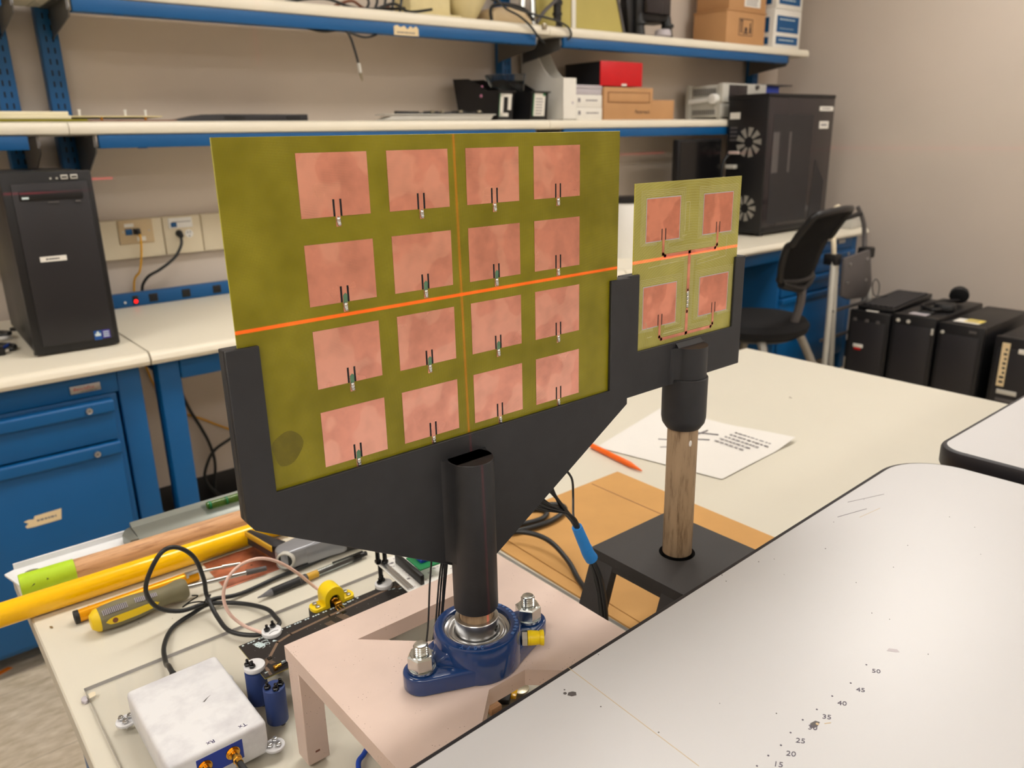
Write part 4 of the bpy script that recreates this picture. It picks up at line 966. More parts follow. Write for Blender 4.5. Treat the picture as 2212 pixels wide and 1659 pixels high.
# ------------------------------------------------------------------ big antenna stand
AX, AY = .3525, .486
an = thing('patch_antenna_board', 'large olive circuit board with sixteen square copper patches', 'antenna board', (.358, .5, 1.095))
m = MB().box(.1774, .5386, .499, .5006, 1.0945, 1.3338, .0003, seg=1)
for p_ in m.bm.faces: p_.material_index = 2 if abs(p_.normal.y) < .5 else 0
m.prism([(.2035+.0112*(1+.12*math.sin(3*a+.6))*math.cos(a), 1.1245+.0125*(1+.1*math.sin(2*a))*math.sin(a)) for a in [i*2*math.pi/36 for i in range(36)]], .49885, .499, 'XZ', m=1)
b_ = obj('laminate', m, ['fr4_olive', 'fr4_smudge', 'fr4_edge'], an)
PW, PH, PG, SW = .0525, .0421, .0024, .0016
first = None
for r_, zt in enumerate((1.3232, 1.2635, 1.2040, 1.1443)):
    for c_, xl in enumerate((.2308, .2990, .3680, .4364)):
        xc = xl+PW*.515; zb = zt-PH; sh = zt-.0306; hw = .00185
        poly = [(xl, zb), (xc-hw-SW, zb), (xc-hw-SW, sh), (xc-hw, sh), (xc-hw, zb-.007), (xc+hw, zb-.007), (xc+hw, sh), (xc+hw+SW, sh), (xc+hw+SW, zb), (xl+PW, zb), (xl+PW, zt), (xl, zt)]
        pt = obj('copper_patch', MB().prism(poly, .49875, .499, 'XZ'), 'copper', an)
        obj('slots', MB().box(xc-hw-SW, xc-hw, .4989, .49902, zb, sh).box(xc+hw, xc+hw+SW, .4989, .49902, zb, sh), 'dark_slot', pt)
        m = MB().ball((xc, .4985, zb-.0028), .0019, sc=(.9, .75, 1.5), n=12).ball((xc+.0003, .4985, zb-.0052), .0016, sc=(1, .8, 1.), n=10)
        if (r_*4+c_) in (5, 6, 4, 8, 9, 10, 12): m.prism([(xc-.0016, zb-.001), (xc+.0016, zb-.001), (xc+.002, zb+.005), (xc+.0005, zb+.0065), (xc-.0014, zb+.005)], .4986, .49876, 'XZ', m=1)
        obj('solder_joint', m, ['solder', 'flux_green'], pt)
hd_ = thing('board_holder', 'black printed holder gripping the large antenna board on its round tube', 'holder', (AX, AY, .94))
Y0, Y1 = .4955, .4988
HL, HR, HT = 0.1676, 0.5527, 1.2021
outline = [(HL, HT), (HL, 1.0797), (0.1725, 1.0721), (0.3368, 0.9808), (0.3805, 0.9713), (HR, 1.0767), (HR, HT), (0.5277, HT), (0.5277, 1.0957), (0.1908, 1.0957), (0.1908, HT)]
m = MB().prism(outline, Y0, Y1, 'XZ', bev=.0005, seg=1)
m.prism([(HL, 1.0943), (HL, 1.0797), (0.1725, 1.0721), (0.3368, 0.9808), (0.3805, 0.9713), (HR, 1.0767), (HR, 1.0943)], Y1-.001, .501, 'XZ')
m.prism([(HL, HT), (HL, 1.0797), (0.1725, 1.0721), (0.3368, 0.9808), (0.3805, 0.9713), (HR, 1.0767), (HR, HT), (.5245, HT), (.5245, 1.11), (.195, 1.11), (.195, HT)], .5007, .5075, 'XZ', bev=.0005, seg=1)
for x0, x1 in ((HL, .1771), (.5389, HR)): m.box(x0, x1, Y1-.001, .501, 1.094, HT)
obj('bracket', m, 'black_print', hd_)
m = MB().lathe([(.0152, .9405), (.0188, .94), (.0194, .9408), (.0194, 1.079), (.0188, 1.0797), (0, 1.0797)], (AX, AY, 0), n=56)
m.prism([(AX-.0243, Y0+.001), (AX-.0222, Y0-.001), (AX-.0204, Y0-.0045), (AX-.0194, AY-.001), (AX-.0182, AY-.0065), (AX+.0182, AY-.0065), (AX+.0194, AY-.001), (AX+.0204, Y0-.0045), (AX+.0222, Y0-.001), (AX+.0243, Y0+.001)], .9875, 1.0797, 'XY')
obj('tube', m, 'black_print', hd_)

bb = thing('flange_bearing', 'blue cast two-bolt flange bearing holding the shaft on the pink stand', 'bearing', (AX, AY, .885))
BM = Matrix.Translation((AX, AY, .885)) @ Matrix.Rotation(R(-2.4), 4, 'Z')
J, re, Rr = .0575, .0165, .0385
def tangent_outline(r, R_, d, n=14):
    a = math.degrees(math.acos((R_-r)/d)); pts = arc(d, 0, r, -a, a, n)+arc(0, 0, R_, a, 180-a, n)+arc(-d, 0, r, 180-a, 180+a, n)+arc(0, 0, R_, 180+a, 360-a, n)
    return pts
m = MB().prism(tangent_outline(re, Rr-.001, J), 0, .0165, mtx=BM, bev=.0022, seg=3)
m.lathe([(Rr*.98, .0), (Rr+.0008, .004), (Rr, .033), (Rr-.0012, .0352), (.0318, .0358), (.0302, .0352), (.0296, .034), (.0296, .012)], n=72, mtx=BM)
for sx in (-1, 1):
    m.lathe([(0, .0165), (re*.72, .0165), (re*.78, .0178), (0, .0178)], n=28, mtx=BM @ Matrix.Translation((sx*J, 0, 0)))
    m.hull([(.028, y, z) for y in (-.022, .022) for z in (.014, .0185)]+[(.034, -.012, .0305), (.034, .012, .0305), (.0485, -.0045, .0168), (.0485, .0045, .0168), (.0485, 0, .014)], .0016, mtx=BM @ Matrix.Rotation(R(0 if sx > 0 else 180), 4, 'Z'))
hs = obj('housing', m, 'bearing_blue', bb)
m = MB()
for k, chx in enumerate('Y782'):
    a = R(214+k*9.5); m.text(chx, BM @ Matrix.Translation((.0345*math.cos(a), .0345*math.sin(a), .0357)) @ Matrix.Rotation(a-R(90), 4, 'Z'), .0062, .0003)
for k in range(14):
    a = R(-62+k*8); m.box(-.0014, .0014, -.0016+.001*(k % 2), .0016, -.0002, .0003, mtx=BM @ Matrix.Translation((.0348*math.cos(a), .0348*math.sin(a), .0357)) @ Matrix.Rotation(a, 4, 'Z') @ Matrix.Rotation(R(30*(k % 3)), 4, 'Z'))
obj('cast_lettering', m, 'cast_blue', hs)
obj('race', MB().lathe([(.0296, .02), (.0296, .0315), (.0288, .0322), (.0275, .0316), (.0265, .0308), (.0255, .0314), (.0245, .0312), (.0238, .0304), (.0225, .031), (.0205, .0306), (.0198, .0288), (.0192, .0286)], n=72, mtx=BM), 'steel', bb)
cl = obj('locking_collar', MB().lathe([(.0151, .02), (.0151, .0445), (.0156, .0452), (.0188, .0452), (.0193, .0446), (.0193, .0275), (.0188, .027)], n=72, mtx=BM), 'steel', bb)
a = R(-62)
sm = BM @ Matrix.Rotation(a, 4, 'Z')
m = MB().cyl(sm @ Vector((.017, 0, .036)), sm @ Vector((.0198, 0, .036)), .003, n=20, bev=.0004).hexa(sm @ Vector((.0199, 0, .036)), .0015, .0006, m=1, axis=(sm.to_3x3() @ Vector((1, 0, 0))))
obj('set_screw', m, ['black_gloss', 'dim_grey'], cl)
for sx in (-1, 1):
    C = BM @ Vector((sx*J, 0, 0)); z = C.z
    st = obj('bolt', MB().cyl((C.x, C.y, z+.0178), (C.x, C.y, z+.0412), .0056, n=28, bev=.0008), 'zinc', bb)
    m = MB()
    for k in range(4): m.lathe([(.0054, -.001), (.0065, 0), (.0054, .001)], (C.x, C.y, z+.0328+k*.0021), n=28)
    obj('thread', m, 'zinc', st)
    obj('washer', MB().lathe([(.0056, .0178), (.0118, .0178), (.0118, .0192), (.0056, .0192)], (C.x, C.y, z), n=32), 'zinc', st)
    m = MB(); m.hexa((C.x, C.y, z+.0252), .0121, .0128, rot=R(12 if sx < 0 else 38)); m.lathe([(.0062, .0314), (.0098, .0314), (.009, .0322), (.0062, .0322)], (C.x, C.y, z), n=28)
    obj('nut', m, 'zinc', st)
d3 = Vector((.8, -.6, -.02)).normalized()
P0 = Vector((.3815, .4617, .9052)); P = lambda q: P0+d3*q
gf = obj('grease_fitting', MB().hexa(P(.004), .0068, .0055, axis=d3), 'zinc', bb)
o = obj('grease_cap', MB().cyl(P(.0068), P(.0085), .0066, n=24).cyl(P(.0085), P(.0175), .0068, .006, n=24, bev=.0006).cyl(P(.0172), P(.0212), .0066, .007, n=24, bev=.0006), 'yellow_plastic', gf); o['label'] = 'yellow plastic cap'
tag(obj('wooden_shaft', MB().cyl((AX, AY, .86), (AX, AY, 1.07), .0149, n=40), 'oak_upright'), 'short wooden dowel visible between the black tube and steel collar', 'dowel')
ST = thing('bearing_stand', 'pink printed square stand under the blue bearing', 'stand', (.3545, .4945, TZ))
out = [(.228, .37), (.481, .37), (.481, .6195), (.228, .6195)]
holes = [[(.2842, .583), (.425, .583), (.375, .5352), (.334, .5352)], [(.284, .3985), (.3335, .4462), (.3735, .4462), (.425, .3985)]]
ch_ = [(AX+.0165*math.cos(R(k*15)), AY+.0165*math.sin(R(k*15))) for k in range(24)]
obj('top_plate', MB().prism(out, .869, .885, holes=holes+[ch_]), 'pink_print', ST)
for x0 in (.229, .458):
    for y0 in (.371, .5965):
        m = MB().box(x0, x0+.022, y0, y0+.022, TZ+.005, .8692, .0006, seg=1)
        if x0 < .3 and y0 > .5: m.box(x0+.008, x0+.0125, y0-.0002, y0+.001, TZ+.0165, TZ+.0185, m=1)
        obj('leg', m, ['pink_print', 'brown_board'], ST)
m = MB()
tag(obj('acrylic_sheet', MB().box(.0912, .62, .41, .8645, TZ+.0004, TZ+.005, m=0), 'acrylic'), 'clear acrylic base sheet lying on the white table', 'acrylic sheet')
ac = bpy.data.objects['acrylic_sheet']; ac.data.materials.append(MATS['acrylic_edge'])
for p_ in ac.data.polygons:
    if abs(p_.normal.z) < .5: p_.material_index = 1
fo = thing('rubber_foot', 'clear rubber foot under the near left edge of the acrylic sheet', 'rubber foot', (.09, .8475, TZ))
obj('pad', MB().prism([(.0845, .846), (.0868, .8415), (.0905, .8425), (.0905, .8525), (.087, .853), (.085, .8505)], TZ, TZ+.004, bev=.0008), 'grey_lid', fo)
obj('glue_patch', MB().prism([(.0925, .842), (.0985, .8435), (.0995, .85), (.0965, .852), (.0925, .851)], TZ+.005, TZ+.0054), 'beige_plastic', fo)
# coins and parts seen through the front opening of the pink stand
tag(obj('coin', MB().cyl((.452, .548, TZ+.005), (.452, .548, TZ+.0068), .0095, n=32, bev=.0004), 'coin_metal'), 'flat round metal slug under the front opening of the pink stand', 'slug')
tag(obj('label_chip', MB().prism([(.432, .545), (.441, .553), (.447, .546), (.438, .539)], TZ+.005, TZ+.009, bev=.0005), 'yellow_paint'), 'small yellow chip under the front opening of the pink stand', 'chip')
tag(obj('relay', MB().prism([(.416, .547), (.426, .556), (.437, .545), (.427, .537)], TZ+.005, TZ+.011, bev=.0005), 'black_plastic'), 'small black block beside the yellow chip', 'component')
tag(obj('wood_offcut', MB().box(.402, .416, .535, .553, TZ+.005, TZ+.013, .0008), 'oak_lying'), 'brown wooden offcut under the front opening of the pink stand', 'offcut')

# ------------------------------------------------------------------ small antenna stand
BX, BY = .652, .505
a2 = thing('patch_antenna_board', 'small milled circuit board with four copper patches joined by traces', 'antenna board', (.65, .505, 1.12))
m = MB().box(.5672, .7342, .505, .5066, 1.122, 1.2868, .0003, seg=1)
for p_ in m.bm.faces: p_.material_index = 1 if abs(p_.normal.y) < .5 else 0
obj('laminate', m, ['fr4_milled', 'fr4_edge'], a2)
q = .505/.525
K = lambda x, z: (x*q, 1.33+(z-1.33)*q)
def patch(xl, xr, zt, zb):
    xl, zt = K(xl, zt); xr, zb = K(xr, zb); xc = xl+(xr-xl)*.522; sh = zt-(zt-zb)*.725; hw, sw = .0021, .0014
    p = [(xl, zb), (xc-hw-sw, zb), (xc-hw-sw, sh), (xc-hw, sh), (xc-hw, zb), (xc+hw, zb), (xc+hw, sh), (xc+hw+sw, sh), (xc+hw+sw, zb), (xr, zb), (xr, zt), (xl, zt)]
    o = obj('copper_patch', MB().prism(p, .50475, .505, 'XZ'), 'copper_sheet', a2)
    obj('slots', MB().box(xc-hw-sw, xc-hw, .5049, .50502, zb, sh).box(xc+hw, xc+hw+sw, .5049, .50502, zb, sh), 'dark_slot', o)
    g = .0009
    m = MB()
    for x0, x1, z0, z1 in ((xl-g, xr+g, zt, zt+g), (xl-g, xl, zb, zt), (xr, xr+g, zb, zt), (xl-g, xc-hw-sw, zb-g, zb), (xc+hw+sw, xr+g, zb-g, zb)): m.box(x0, x1, .50488, .50502, z0, z1)
    obj('milled_gap', m, 'grey_lid', o)
    return xc, zb
A1 = patch(.6074, .6588, 1.2694, 1.2273); A2 = patch(.6984, .7487, 1.2688, 1.2272); A3 = patch(.6060, .6578, 1.1812, 1.1384); A4 = patch(.6978, .7484, 1.1806, 1.1384)
def trace(pts, w):
    m = MB()
    for (x0, z0), (x1, z1) in zip(pts, pts[1:]):
        d = Vector((x1-x0, z1-z0)); L = d.length; d.normalize(); n_ = Vector((-d.y, d.x))*w
        m.prism([(x0-d.x*w+n_.x, z0-d.y*w+n_.y), (x1+d.x*w+n_.x, z1+d.y*w+n_.y), (x1+d.x*w-n_.x, z1+d.y*w-n_.y), (x0-d.x*w-n_.x, z0-d.y*w-n_.y)], .50478, .505, 'XZ')
    return m
zc = K(0, 1.2108)[1]; zl = K(0, 1.1226)[1]; mx = K(.6775, 0)[0]
obj('feed_trace', trace([(A1[0], A1[1]), (A1[0], zc+.002), (A1[0]+.003, zc), (A2[0]-.003, zc), (A2[0], zc+.003), (A2[0], A2[1])], .0016), 'copper_sheet', a2)
obj('feed_trace', trace([(A3[0], A3[1]), (A3[0], zl+.003), (A3[0]+.003, zl), (A4[0]-.003, zl), (A4[0], zl+.003), (A4[0], A4[1])], .0016), 'copper_sheet', a2)
tk = obj('centre_trace', trace([(mx, zc), (mx, K(0, 1.17)[1])], .0021), 'copper_sheet', a2)
tk2 = obj('centre_trace', trace([(mx, K(0, 1.17)[1]), (mx, K(0, 1.146)[1])], .0012), 'copper_sheet', a2)
tk3 = obj('centre_trace', trace([(mx, K(0, 1.146)[1]), (mx, zl)], .0021), 'copper_sheet', a2)
m = MB()
for k in range(4): m.ball((mx+random.uniform(-.0006, .0006), .5046, K(0, 1.1665-k*.0045)[1]), .0021, sc=(.9, .7, 1.3), n=10)
obj('solder_joint', m, 'solder', tk2)
m = MB()
for (xa, za), (xb, zb) in (((.668, 1.263), (.668, 1.2335)), ((.6745, 1.263), (.6745, 1.2335)), ((.668, 1.263), (.6745, 1.263)), ((.664, 1.2285), (.671, 1.2292)), ((.69, 1.2), (.72, 1.203)), ((.69, 1.2), (.69, 1.196)), ((.69, 1.196), (.742, 1.2)), ((.742, 1.2), (.742, 1.222)), ((.612, 1.201), (.66, 1.203)), ((.61, 1.145), (.614, 1.135)), ((.613, 1.128), (.621, 1.128)), ((.637, 1.128), (.673, 1.1285))):
    p0, p1 = K(xa, za), K(xb, zb); m.cyl((p0[0], .50495, p0[1]), (p1[0], .50495, p1[1]), .00035, n=6)
def line(x0, z0, x1, z1, r=.00022): m.cyl((x0, .50497, z0), (x1, .50497, z1), r, n=5)
for (pxl, pxr, pzt, pzb) in ((.6074, .6588, 1.2694, 1.2273), (.6984, .7487, 1.2688, 1.2272), (.6060, .6578, 1.1812, 1.1384), (.6978, .7484, 1.1806, 1.1384)):
    l_, t_ = K(pxl, pzt); r_2, b_2 = K(pxr, pzb)
    for g in (.0028, .0044, .006, .0078):
        line(l_-g, b_2-g*.4, l_-g, t_+g); line(l_-g, t_+g, r_2+g, t_+g); line(r_2+g, t_+g, r_2+g, b_2-g*.4)
        line(l_-g, b_2-g*.4, l_+.016, b_2-g*.5); line(r_2-.016, b_2-g*.5, r_2+g, b_2-g*.4)
for g in (.003, .0045, .006, .0075):
    line(A1[0]+g, zc+g, A2[0]-g, zc+g); line(A1[0]+g, zc+g, A1[0]+g, zc+.013); line(A2[0]-g, zc+g, A2[0]-g, zc+.012)
    line(mx-g, zc-g, mx-g, zl+g); line(mx+g, zc-g, mx+g, zl+g); line(A1[0]-g*.6, zc-g, mx-g, zc-g); line(mx+g, zc-g, A2[0]+g*.6, zc-g)
    line(A3[0]+g, zl+g, mx-g, zl+g); line(mx+g, zl+g, A4[0]-g, zl+g)
obj('milling_scores', m, 'fr4_score', a2)
h2 = thing('board_holder', 'black printed holder gripping the small antenna board above the wooden dowel', 'holder', (BX, BY, 1.0))
U2 = [(.5535, 1.202), (.5535, 1.0797), (.7455, 1.0797), (.7455, 1.202)]
m = MB().prism(U2+[(.7286, 1.202), (.7286, 1.1248), (.5733, 1.1248), (.5733, 1.202)], .5015, .5048, 'XZ', bev=.0006, seg=1)
m.prism(U2+[(.725, 1.202), (.725, 1.13), (.578, 1.13), (.578, 1.202)], .5068, .513, 'XZ', bev=.0006, seg=1)
m.box(.5535, .7455, .504, .507, 1.0797, 1.1215).box(.5535, .567, .504, .507, 1.12, 1.202).box(.7344, .7455, .504, .507, 1.12, 1.202)
obj('bracket', m, 'black_print', h2)
m = MB().lathe([(.0172, 1.0265), (.0188, 1.0265), (.0228, 1.0325), (.024, 1.0385), (.024, 1.0835), (.0232, 1.0845), (0, 1.0845)], (BX, BY-.002, 0), n=56)
m.prism(arc(BX, BY-.004, .0205, 196, 344, 20)+[(BX+.0212, .4968), (BX+.0228, .4995), (BX+.0262, .5012), (BX+.031, .502), (BX-.031, .502), (BX-.0262, .5012), (BX-.0228, .4995), (BX-.0212, .4968)], 1.0797, 1.1185, 'XY')
m.prism([(.502, 1.118), (.502, 1.1235), (.4985, 1.1205), (.497, 1.118)], BX-.0205, BX+.0205, 'YZ')
obj('tube', m, 'black_print', h2)
tag(obj('wooden_dowel', MB().cyl((BX, BY-.002, .8735), (BX, BY-.002, 1.08), .0166, n=44, bev=.0006).ball((BX-.006, BY-.0176, 1.012), .0022, m=1, sc=(1, .4, 1.6)), 'oak_upright'), 'upright oak dowel carrying the small antenna board', 'dowel')
bpy.data.objects['wooden_dowel'].data.materials.append(MATS['white_plastic'])
pl = thing('dowel_stand', 'black printed platform with splayed legs under the small antenna board', 'stand', (.655, .507, TZ))
PX0, PX1, PY0, PY1, PZ = .587, .7235, .4415, .5765, .872
hole = [(BX+.0205*math.cos(R(k*12)), BY-.002+.0205*math.sin(R(k*12))) for k in range(30)]
obj('top_plate', MB().prism([(PX0, PY0), (PX1, PY0), (PX1, PY1), (PX0, PY1)], PZ-.012, PZ, holes=[hole]), 'platform_print', pl)
obj('socket_cup', MB().lathe([(0, PZ-.045), (.025, PZ-.045), (.025, PZ-.011), (.0206, PZ-.011), (.0206, PZ-.001)], (BX, BY-.002, 0), n=40), 'platform_print', pl)
for x, sx in ((PX0, -1), (PX1, 1)):
    for y0, y1 in ((PY0, PY0+.03), (PY1-.034, PY1)):
        obj('leg', MB().prism([(x, PZ-.0115), (x-sx*.012, PZ-.0115), (x+sx*.022, TZ+.0035), (x+sx*.036, TZ+.0035)], y0, y1, 'XZ', bev=.0008), 'platform_print', pl)
    obj('side_rib', MB().box(min(x, x-sx*.008), max(x, x-sx*.008), PY0+.03, PY1-.034, PZ-.018, PZ-.0115), 'platform_print', pl)

# ------------------------------------------------------------------ cardboard, paper and pen on the table
cb = thing('cardboard_sheet', 'flattened brown cardboard sheet lying under both antenna stands', 'cardboard', (.8, .7, TZ))
m = MB().prism([(.64, .46), (.95, .43), (.957, .877), (.655, .877)], TZ+.0004, TZ+.0034, bev=.0004, seg=1)
m.box(.885, .8865, .45, .87, TZ+.0032, TZ+.0036, m=1)
obj('sheet', m, ['cardboard', 'brown_board'], cb)
cb2 = thing('cardboard_sheet', 'smaller brown cardboard piece tucked beside the pink stand', 'cardboard', (.57, .7, TZ))
obj('sheet', MB().prism([(.624, .43), (.638, .43), (.653, .877), (.6305, .876)], TZ+.0004, TZ+.003), 'cardboard', cb2)
pp = thing('paper_note', 'white handwritten sheet lying curled on the table behind the dowel', 'paper', (1.17, .89, TZ))
bmx = bmesh.new(); n1, n2 = 12, 10
A, B_, C_, D_ = Vector((1.015, .985)), Vector((1.068, .735)), Vector((1.317, .747)), Vector((1.285, 1.05))
gg = []
for j in range(n2+1):
    row = []
    for i in range(n1+1):
        u, v = i/n1, j/n2; p2 = (A*(1-u)+D_*u)*(1-v)+(B_*(1-u)+C_*u)*v
        z = TZ+.0022+.012*max(0, u-.72)*max(0, v-.55)*6+.001*math.sin(u*5)*math.sin(v*4)**2
        row.append(bmx.verts.new((p2.x, p2.y, z)))
    gg.append(row)
for j in range(n2):
    for i in range(n1): bmx.faces.new((gg[j][i], gg[j][i+1], gg[j+1][i+1], gg[j+1][i]))
ed = [e for e in bmx.edges if len(e.link_faces) == 1]
ex = bmesh.ops.extrude_edge_only(bmx, edges=ed); bmesh.ops.translate(bmx, vec=(0, 0, -.0004), verts=[v for v in ex['geom'] if isinstance(v, bmesh.types.BMVert)])
t = MB(); t._add(bmx); obj('sheet', t, 'paper', pp)
m = MB()
Mw = frame((1.235, .81, TZ+.0042), (-.02, -1, 0), (1, -.02, 0))
for r_ in range(5):
    x = -.04
    while x < .045-.006*r_:
        w = random.uniform(.004, .011); m.box(x, x+w, -.002+r_*-.016+.032, .002+r_*-.016+.032, .0, .0004+.0, mtx=Mw); x += w+random.uniform(.002, .004)
for (x0, y0, x1, y1) in ((1.16, .91, 1.2, .86), (1.13, .93, 1.145, .91), (1.215, .9, 1.235, .865), (1.205, .895, 1.24, .895), (1.1, .9, 1.12, .885)):
    m.cyl((x0, y0, TZ+.0035), (x1, y1, TZ+.0035), .0012, n=5)
obj('handwriting', m, 'grey_ink', pp)
op = thing('orange_pen', 'orange pen pointing towards the white sheet on the table', 'pen', (1.0, .9, TZ))
obj('barrel', MB().cyl((1.006, .99, TZ+.0055), (.9925, .88, TZ+.0055), .0052, n=18, bev=.001), 'orange_plastic', op)
obj('tip', MB().cyl((.9925, .88, TZ+.0055), (.9885, .848, TZ+.0045), .0052, .0012, n=18), 'orange_plastic', op)

# ------------------------------------------------------------------ electronics on the acrylic sheet
AZ = TZ+.005
wx = thing('radio_enclosure', 'white printed radio enclosure marked Rx and Tx on the acrylic sheet', 'enclosure', (.1625, .705, AZ))
X0, X1, Y0_, Y1_, ZT = .1165, .2085, .6375, .7735, .80
m = MB().box(X0, X1, Y0_, Y1_, AZ+.0005, ZT, .0045, seg=3)
bd = obj('shell', m, 'white_print', wx)
m = MB()
m.text('Rx', frame((.1575, .6445, ZT+.0001), (-1, -.06, 0), (.06, -1, 0)), .0068, .0001).text('Tx', frame((.1885, .6462, ZT+.0001), (-1, -.1, 0), (.1, -1, 0)), .0068, .0001)
obj('handwriting', m, 'purple_ink_dark', bd)
m = MB().prism([(.1725-.0015, .705), (.1765, .7085), (.181, .7106), (.1768, .7077), (.1728, .704)], ZT-.0002, ZT+.0001)
obj('scratch', m, 'dim_grey', bd)
for cx, cy in ((.1115, .772), (.2135, .6385), (.2115, .768)):
    e = obj('mounting_ear', MB().cyl((cx, cy, AZ+.0035), (cx, cy, AZ+.0065), .0098, n=36, bev=.0008), 'white_print', wx)
    for k in range(3):
        a = R(40+120*k)+cx*90; px, py = cx+.0047*math.cos(a), cy+.0047*math.sin(a)
        m = MB().cyl((px, py, AZ-.0), (px, py, AZ+.0115), .0014, n=14).hexa((px, py, AZ+.0082), .003, .0024, rot=a); m.lathe([(.0015, .0096), (.0026, .0096), (.0022, .0108), (.0015, .011)], (px, py, AZ), n=14)
        obj('screw_nut', m, 'steel', e)
m = MB().box(.1405, .1835, Y0_-.0004, Y0_+.002, .7725, .7935, .0003, seg=1)
cp = obj('connector_panel', m, 'pin_blue', wx)
cables = []
for x, z in ((.1475, .7835), (.1735, .7835)):
    m = MB().hexa((x, Y0_-.002, z), .0058, .0034, axis=(0, -1, 0)); m.cyl((x, Y0_-.0035, z), (x, Y0_-.0085, z), .0032, n=24); m.cyl((x, Y0_-.0003, z), (x, Y0_-.0012, z), .0066, n=28)
    obj('coax_jack', m, 'gold', cp)
    c = thing('coax_cable', 'black cable screwed to the %s jack of the white enclosure' % ('Tx' if x > .16 else 'Rx'), 'cable', (x, Y0_-.01, z), 0, 'black cables from the white enclosure')
    obj('connector', MB().hexa((x, Y0_-.0105, z), .0046, .0052, axis=(0, -1, 0)).cyl((x, Y0_-.013, z), (x, Y0_-.0175, z), .0035, n=24), 'gold', c)
    obj('cord', MB().tube([(x, Y0_-.016, z), (x+.001, Y0_-.03, z-.002), (x+.004, Y0_-.055, z-.01), (x+.012, Y0_-.085, AZ+.003), (x+.03, Y0_-.13, AZ+.003)], .0029, n=12), 'black_rubber', c)

# control board on pillars
PZ_ = .8062
cbd = thing('control_board', 'black circuit board with brown traces and white print beneath the pink stand', 'circuit board', (.35, .725, PZ_))
m = MB().box(.2302, .478, .6905, .7612, PZ_-.0016, PZ_)
for p_ in m.bm.faces: p_.material_index = 1 if abs(p_.normal.z) < .5 else 0
m.box(.2302, .478, .6905, .7612, PZ_-.0003, PZ_+.0001)
obj('board', m, ['pcb_black', 'pcb_edge'], cbd)
def strip(pts, w, z=PZ_): 
    m = MB()
    for (x0, y0), (x1, y1) in zip(pts, pts[1:]):
        d = Vector((x1-x0, y1-y0)); d.normalize(); n_ = Vector((-d.y, d.x))*w; e = d*w*.6
        m.prism([(x0+n_.x-e.x, y0+n_.y-e.y), (x1+n_.x+e.x, y1+n_.y+e.y), (x1-n_.x+e.x, y1-n_.y+e.y), (x0-n_.x-e.x, y0-n_.y-e.y)], z, z+.00022)
    return m
obj('wide_trace', strip([(.238, .701), (.2375, .7085), (.2655, .7395), (.283, .744), (.332, .7475), (.42, .7515), (.4235, .7475), (.455, .7475)], .0016), 'trace_brown', cbd)
for x1, y1 in ((.338, .742), (.3205, .7375)):
    m = MB()
    for k in range(7):
        x = x1+k*.0013; m.prism([(x, y1), (x+.0006, y1), (x+.0036, y1-.0135), (x+.003, y1-.0135)], PZ_, PZ_+.0002)
    obj('trace_fan', m, 'trace_brown', cbd)
m = MB()
for k in range(5):
    x = .2405+k*.0011; m.prism([(x, .7205), (x+.0005, .7205), (x+.0045, .7075), (x+.004, .7075)], PZ_, PZ_+.0002)
for k in range(3):
    m.prism([(.236+k*.0011, .7025), (.2366+k*.0011, .7025), (.2366+k*.0011, .6915), (.236+k*.0011, .6915)], PZ_, PZ_+.0002)
m.prism([(.3465, .7612), (.3478, .7612), (.3449, .7472), (.3437, .7472)], PZ_, PZ_+.0002)
obj('trace_pattern', m, 'trace_brown', cbd)
m = MB()
for k in range(36):
    x = .262+k*.0032
    if k % 7 not in (2, 6): m.box(x, x+.0021, .7578, .7596, PZ_, PZ_+.0002)
for k in range(8):
    x = .233+k*.0031
    if k not in (1, 5): m.box(x, x+.0021, .7578, .7596, PZ_, PZ_+.0002)
rr = random.Random(3)
for k in range(20):   # printed drawing: a round tangle of curved strokes
    a0 = rr.uniform(0, 360); rad = rr.uniform(.002, .0055); cx, cy = .2505+rr.uniform(-.0055, .0055), .7475+rr.uniform(-.004, .004)
    pts = [(cx+rad*1.15*math.cos(R(a0+t*rr.uniform(14, 26))), cy+rad*.8*math.sin(R(a0+t*rr.uniform(14, 26))), PZ_+.0001) for t in range(9)]
    m.tube(pts, .00042, n=4, sub=2)
m.prism([(.2615, .744), (.2665, .7425), (.2635, .7468)], PZ_, PZ_+.0002)
for x, y in ((.236, .713), (.2335, .6975), (.249, .701), (.2545, .7035), (.3405, .7455), (.412, .748), (.4165, .7465), (.423, .7415), (.3555, .756), (.362, .757)):
    for k in range(3): m.box(x+k*.0013, x+k*.0013+.0009, y, y+.0018, PZ_, PZ_+.0002)
for k in range(60): m.box(*(lambda x, y: (x, x+.0004, y, y+.0004))(rr.uniform(.24, .47), rr.uniform(.693, .756)), PZ_, PZ_+.00015)
obj('lettering', m, 'silkscreen', cbd)
m = MB(); q_ = MB()
for x, y in ((.3455, .744), (.2445, .72)):
    m.box(x, x+.0048, y-.0045, y, PZ_, PZ_+.0012, .0001, seg=1)
    for k in range(4): q_.box(x+.0004+k*.0012, x+.0009+k*.0012, y-.0062, y+.0016, PZ_, PZ_+.0005)
obj('chip', m, 'black_gloss', cbd); obj('chip_pins', q_, 'steel', cbd)
m = MB().box(.2425, .2465, .6945, .6985, PZ_, PZ_+.0045, .0004).cyl((.2465, .6965, PZ_+.003), (.2505, .6965, PZ_+.003), .0018, n=14)
obj('right_angle_jack', m, 'gold', cbd)
tag(obj('jumper_cable', MB().tube([(.2505, .6965, PZ_+.003), (.262, .697, PZ_+.0035), (.28, .693, PZ_+.004), (.3, .688, PZ_+.004)], .0016), 'cable_black'), 'short black lead pushed on the gold right-angle jack', 'cable')
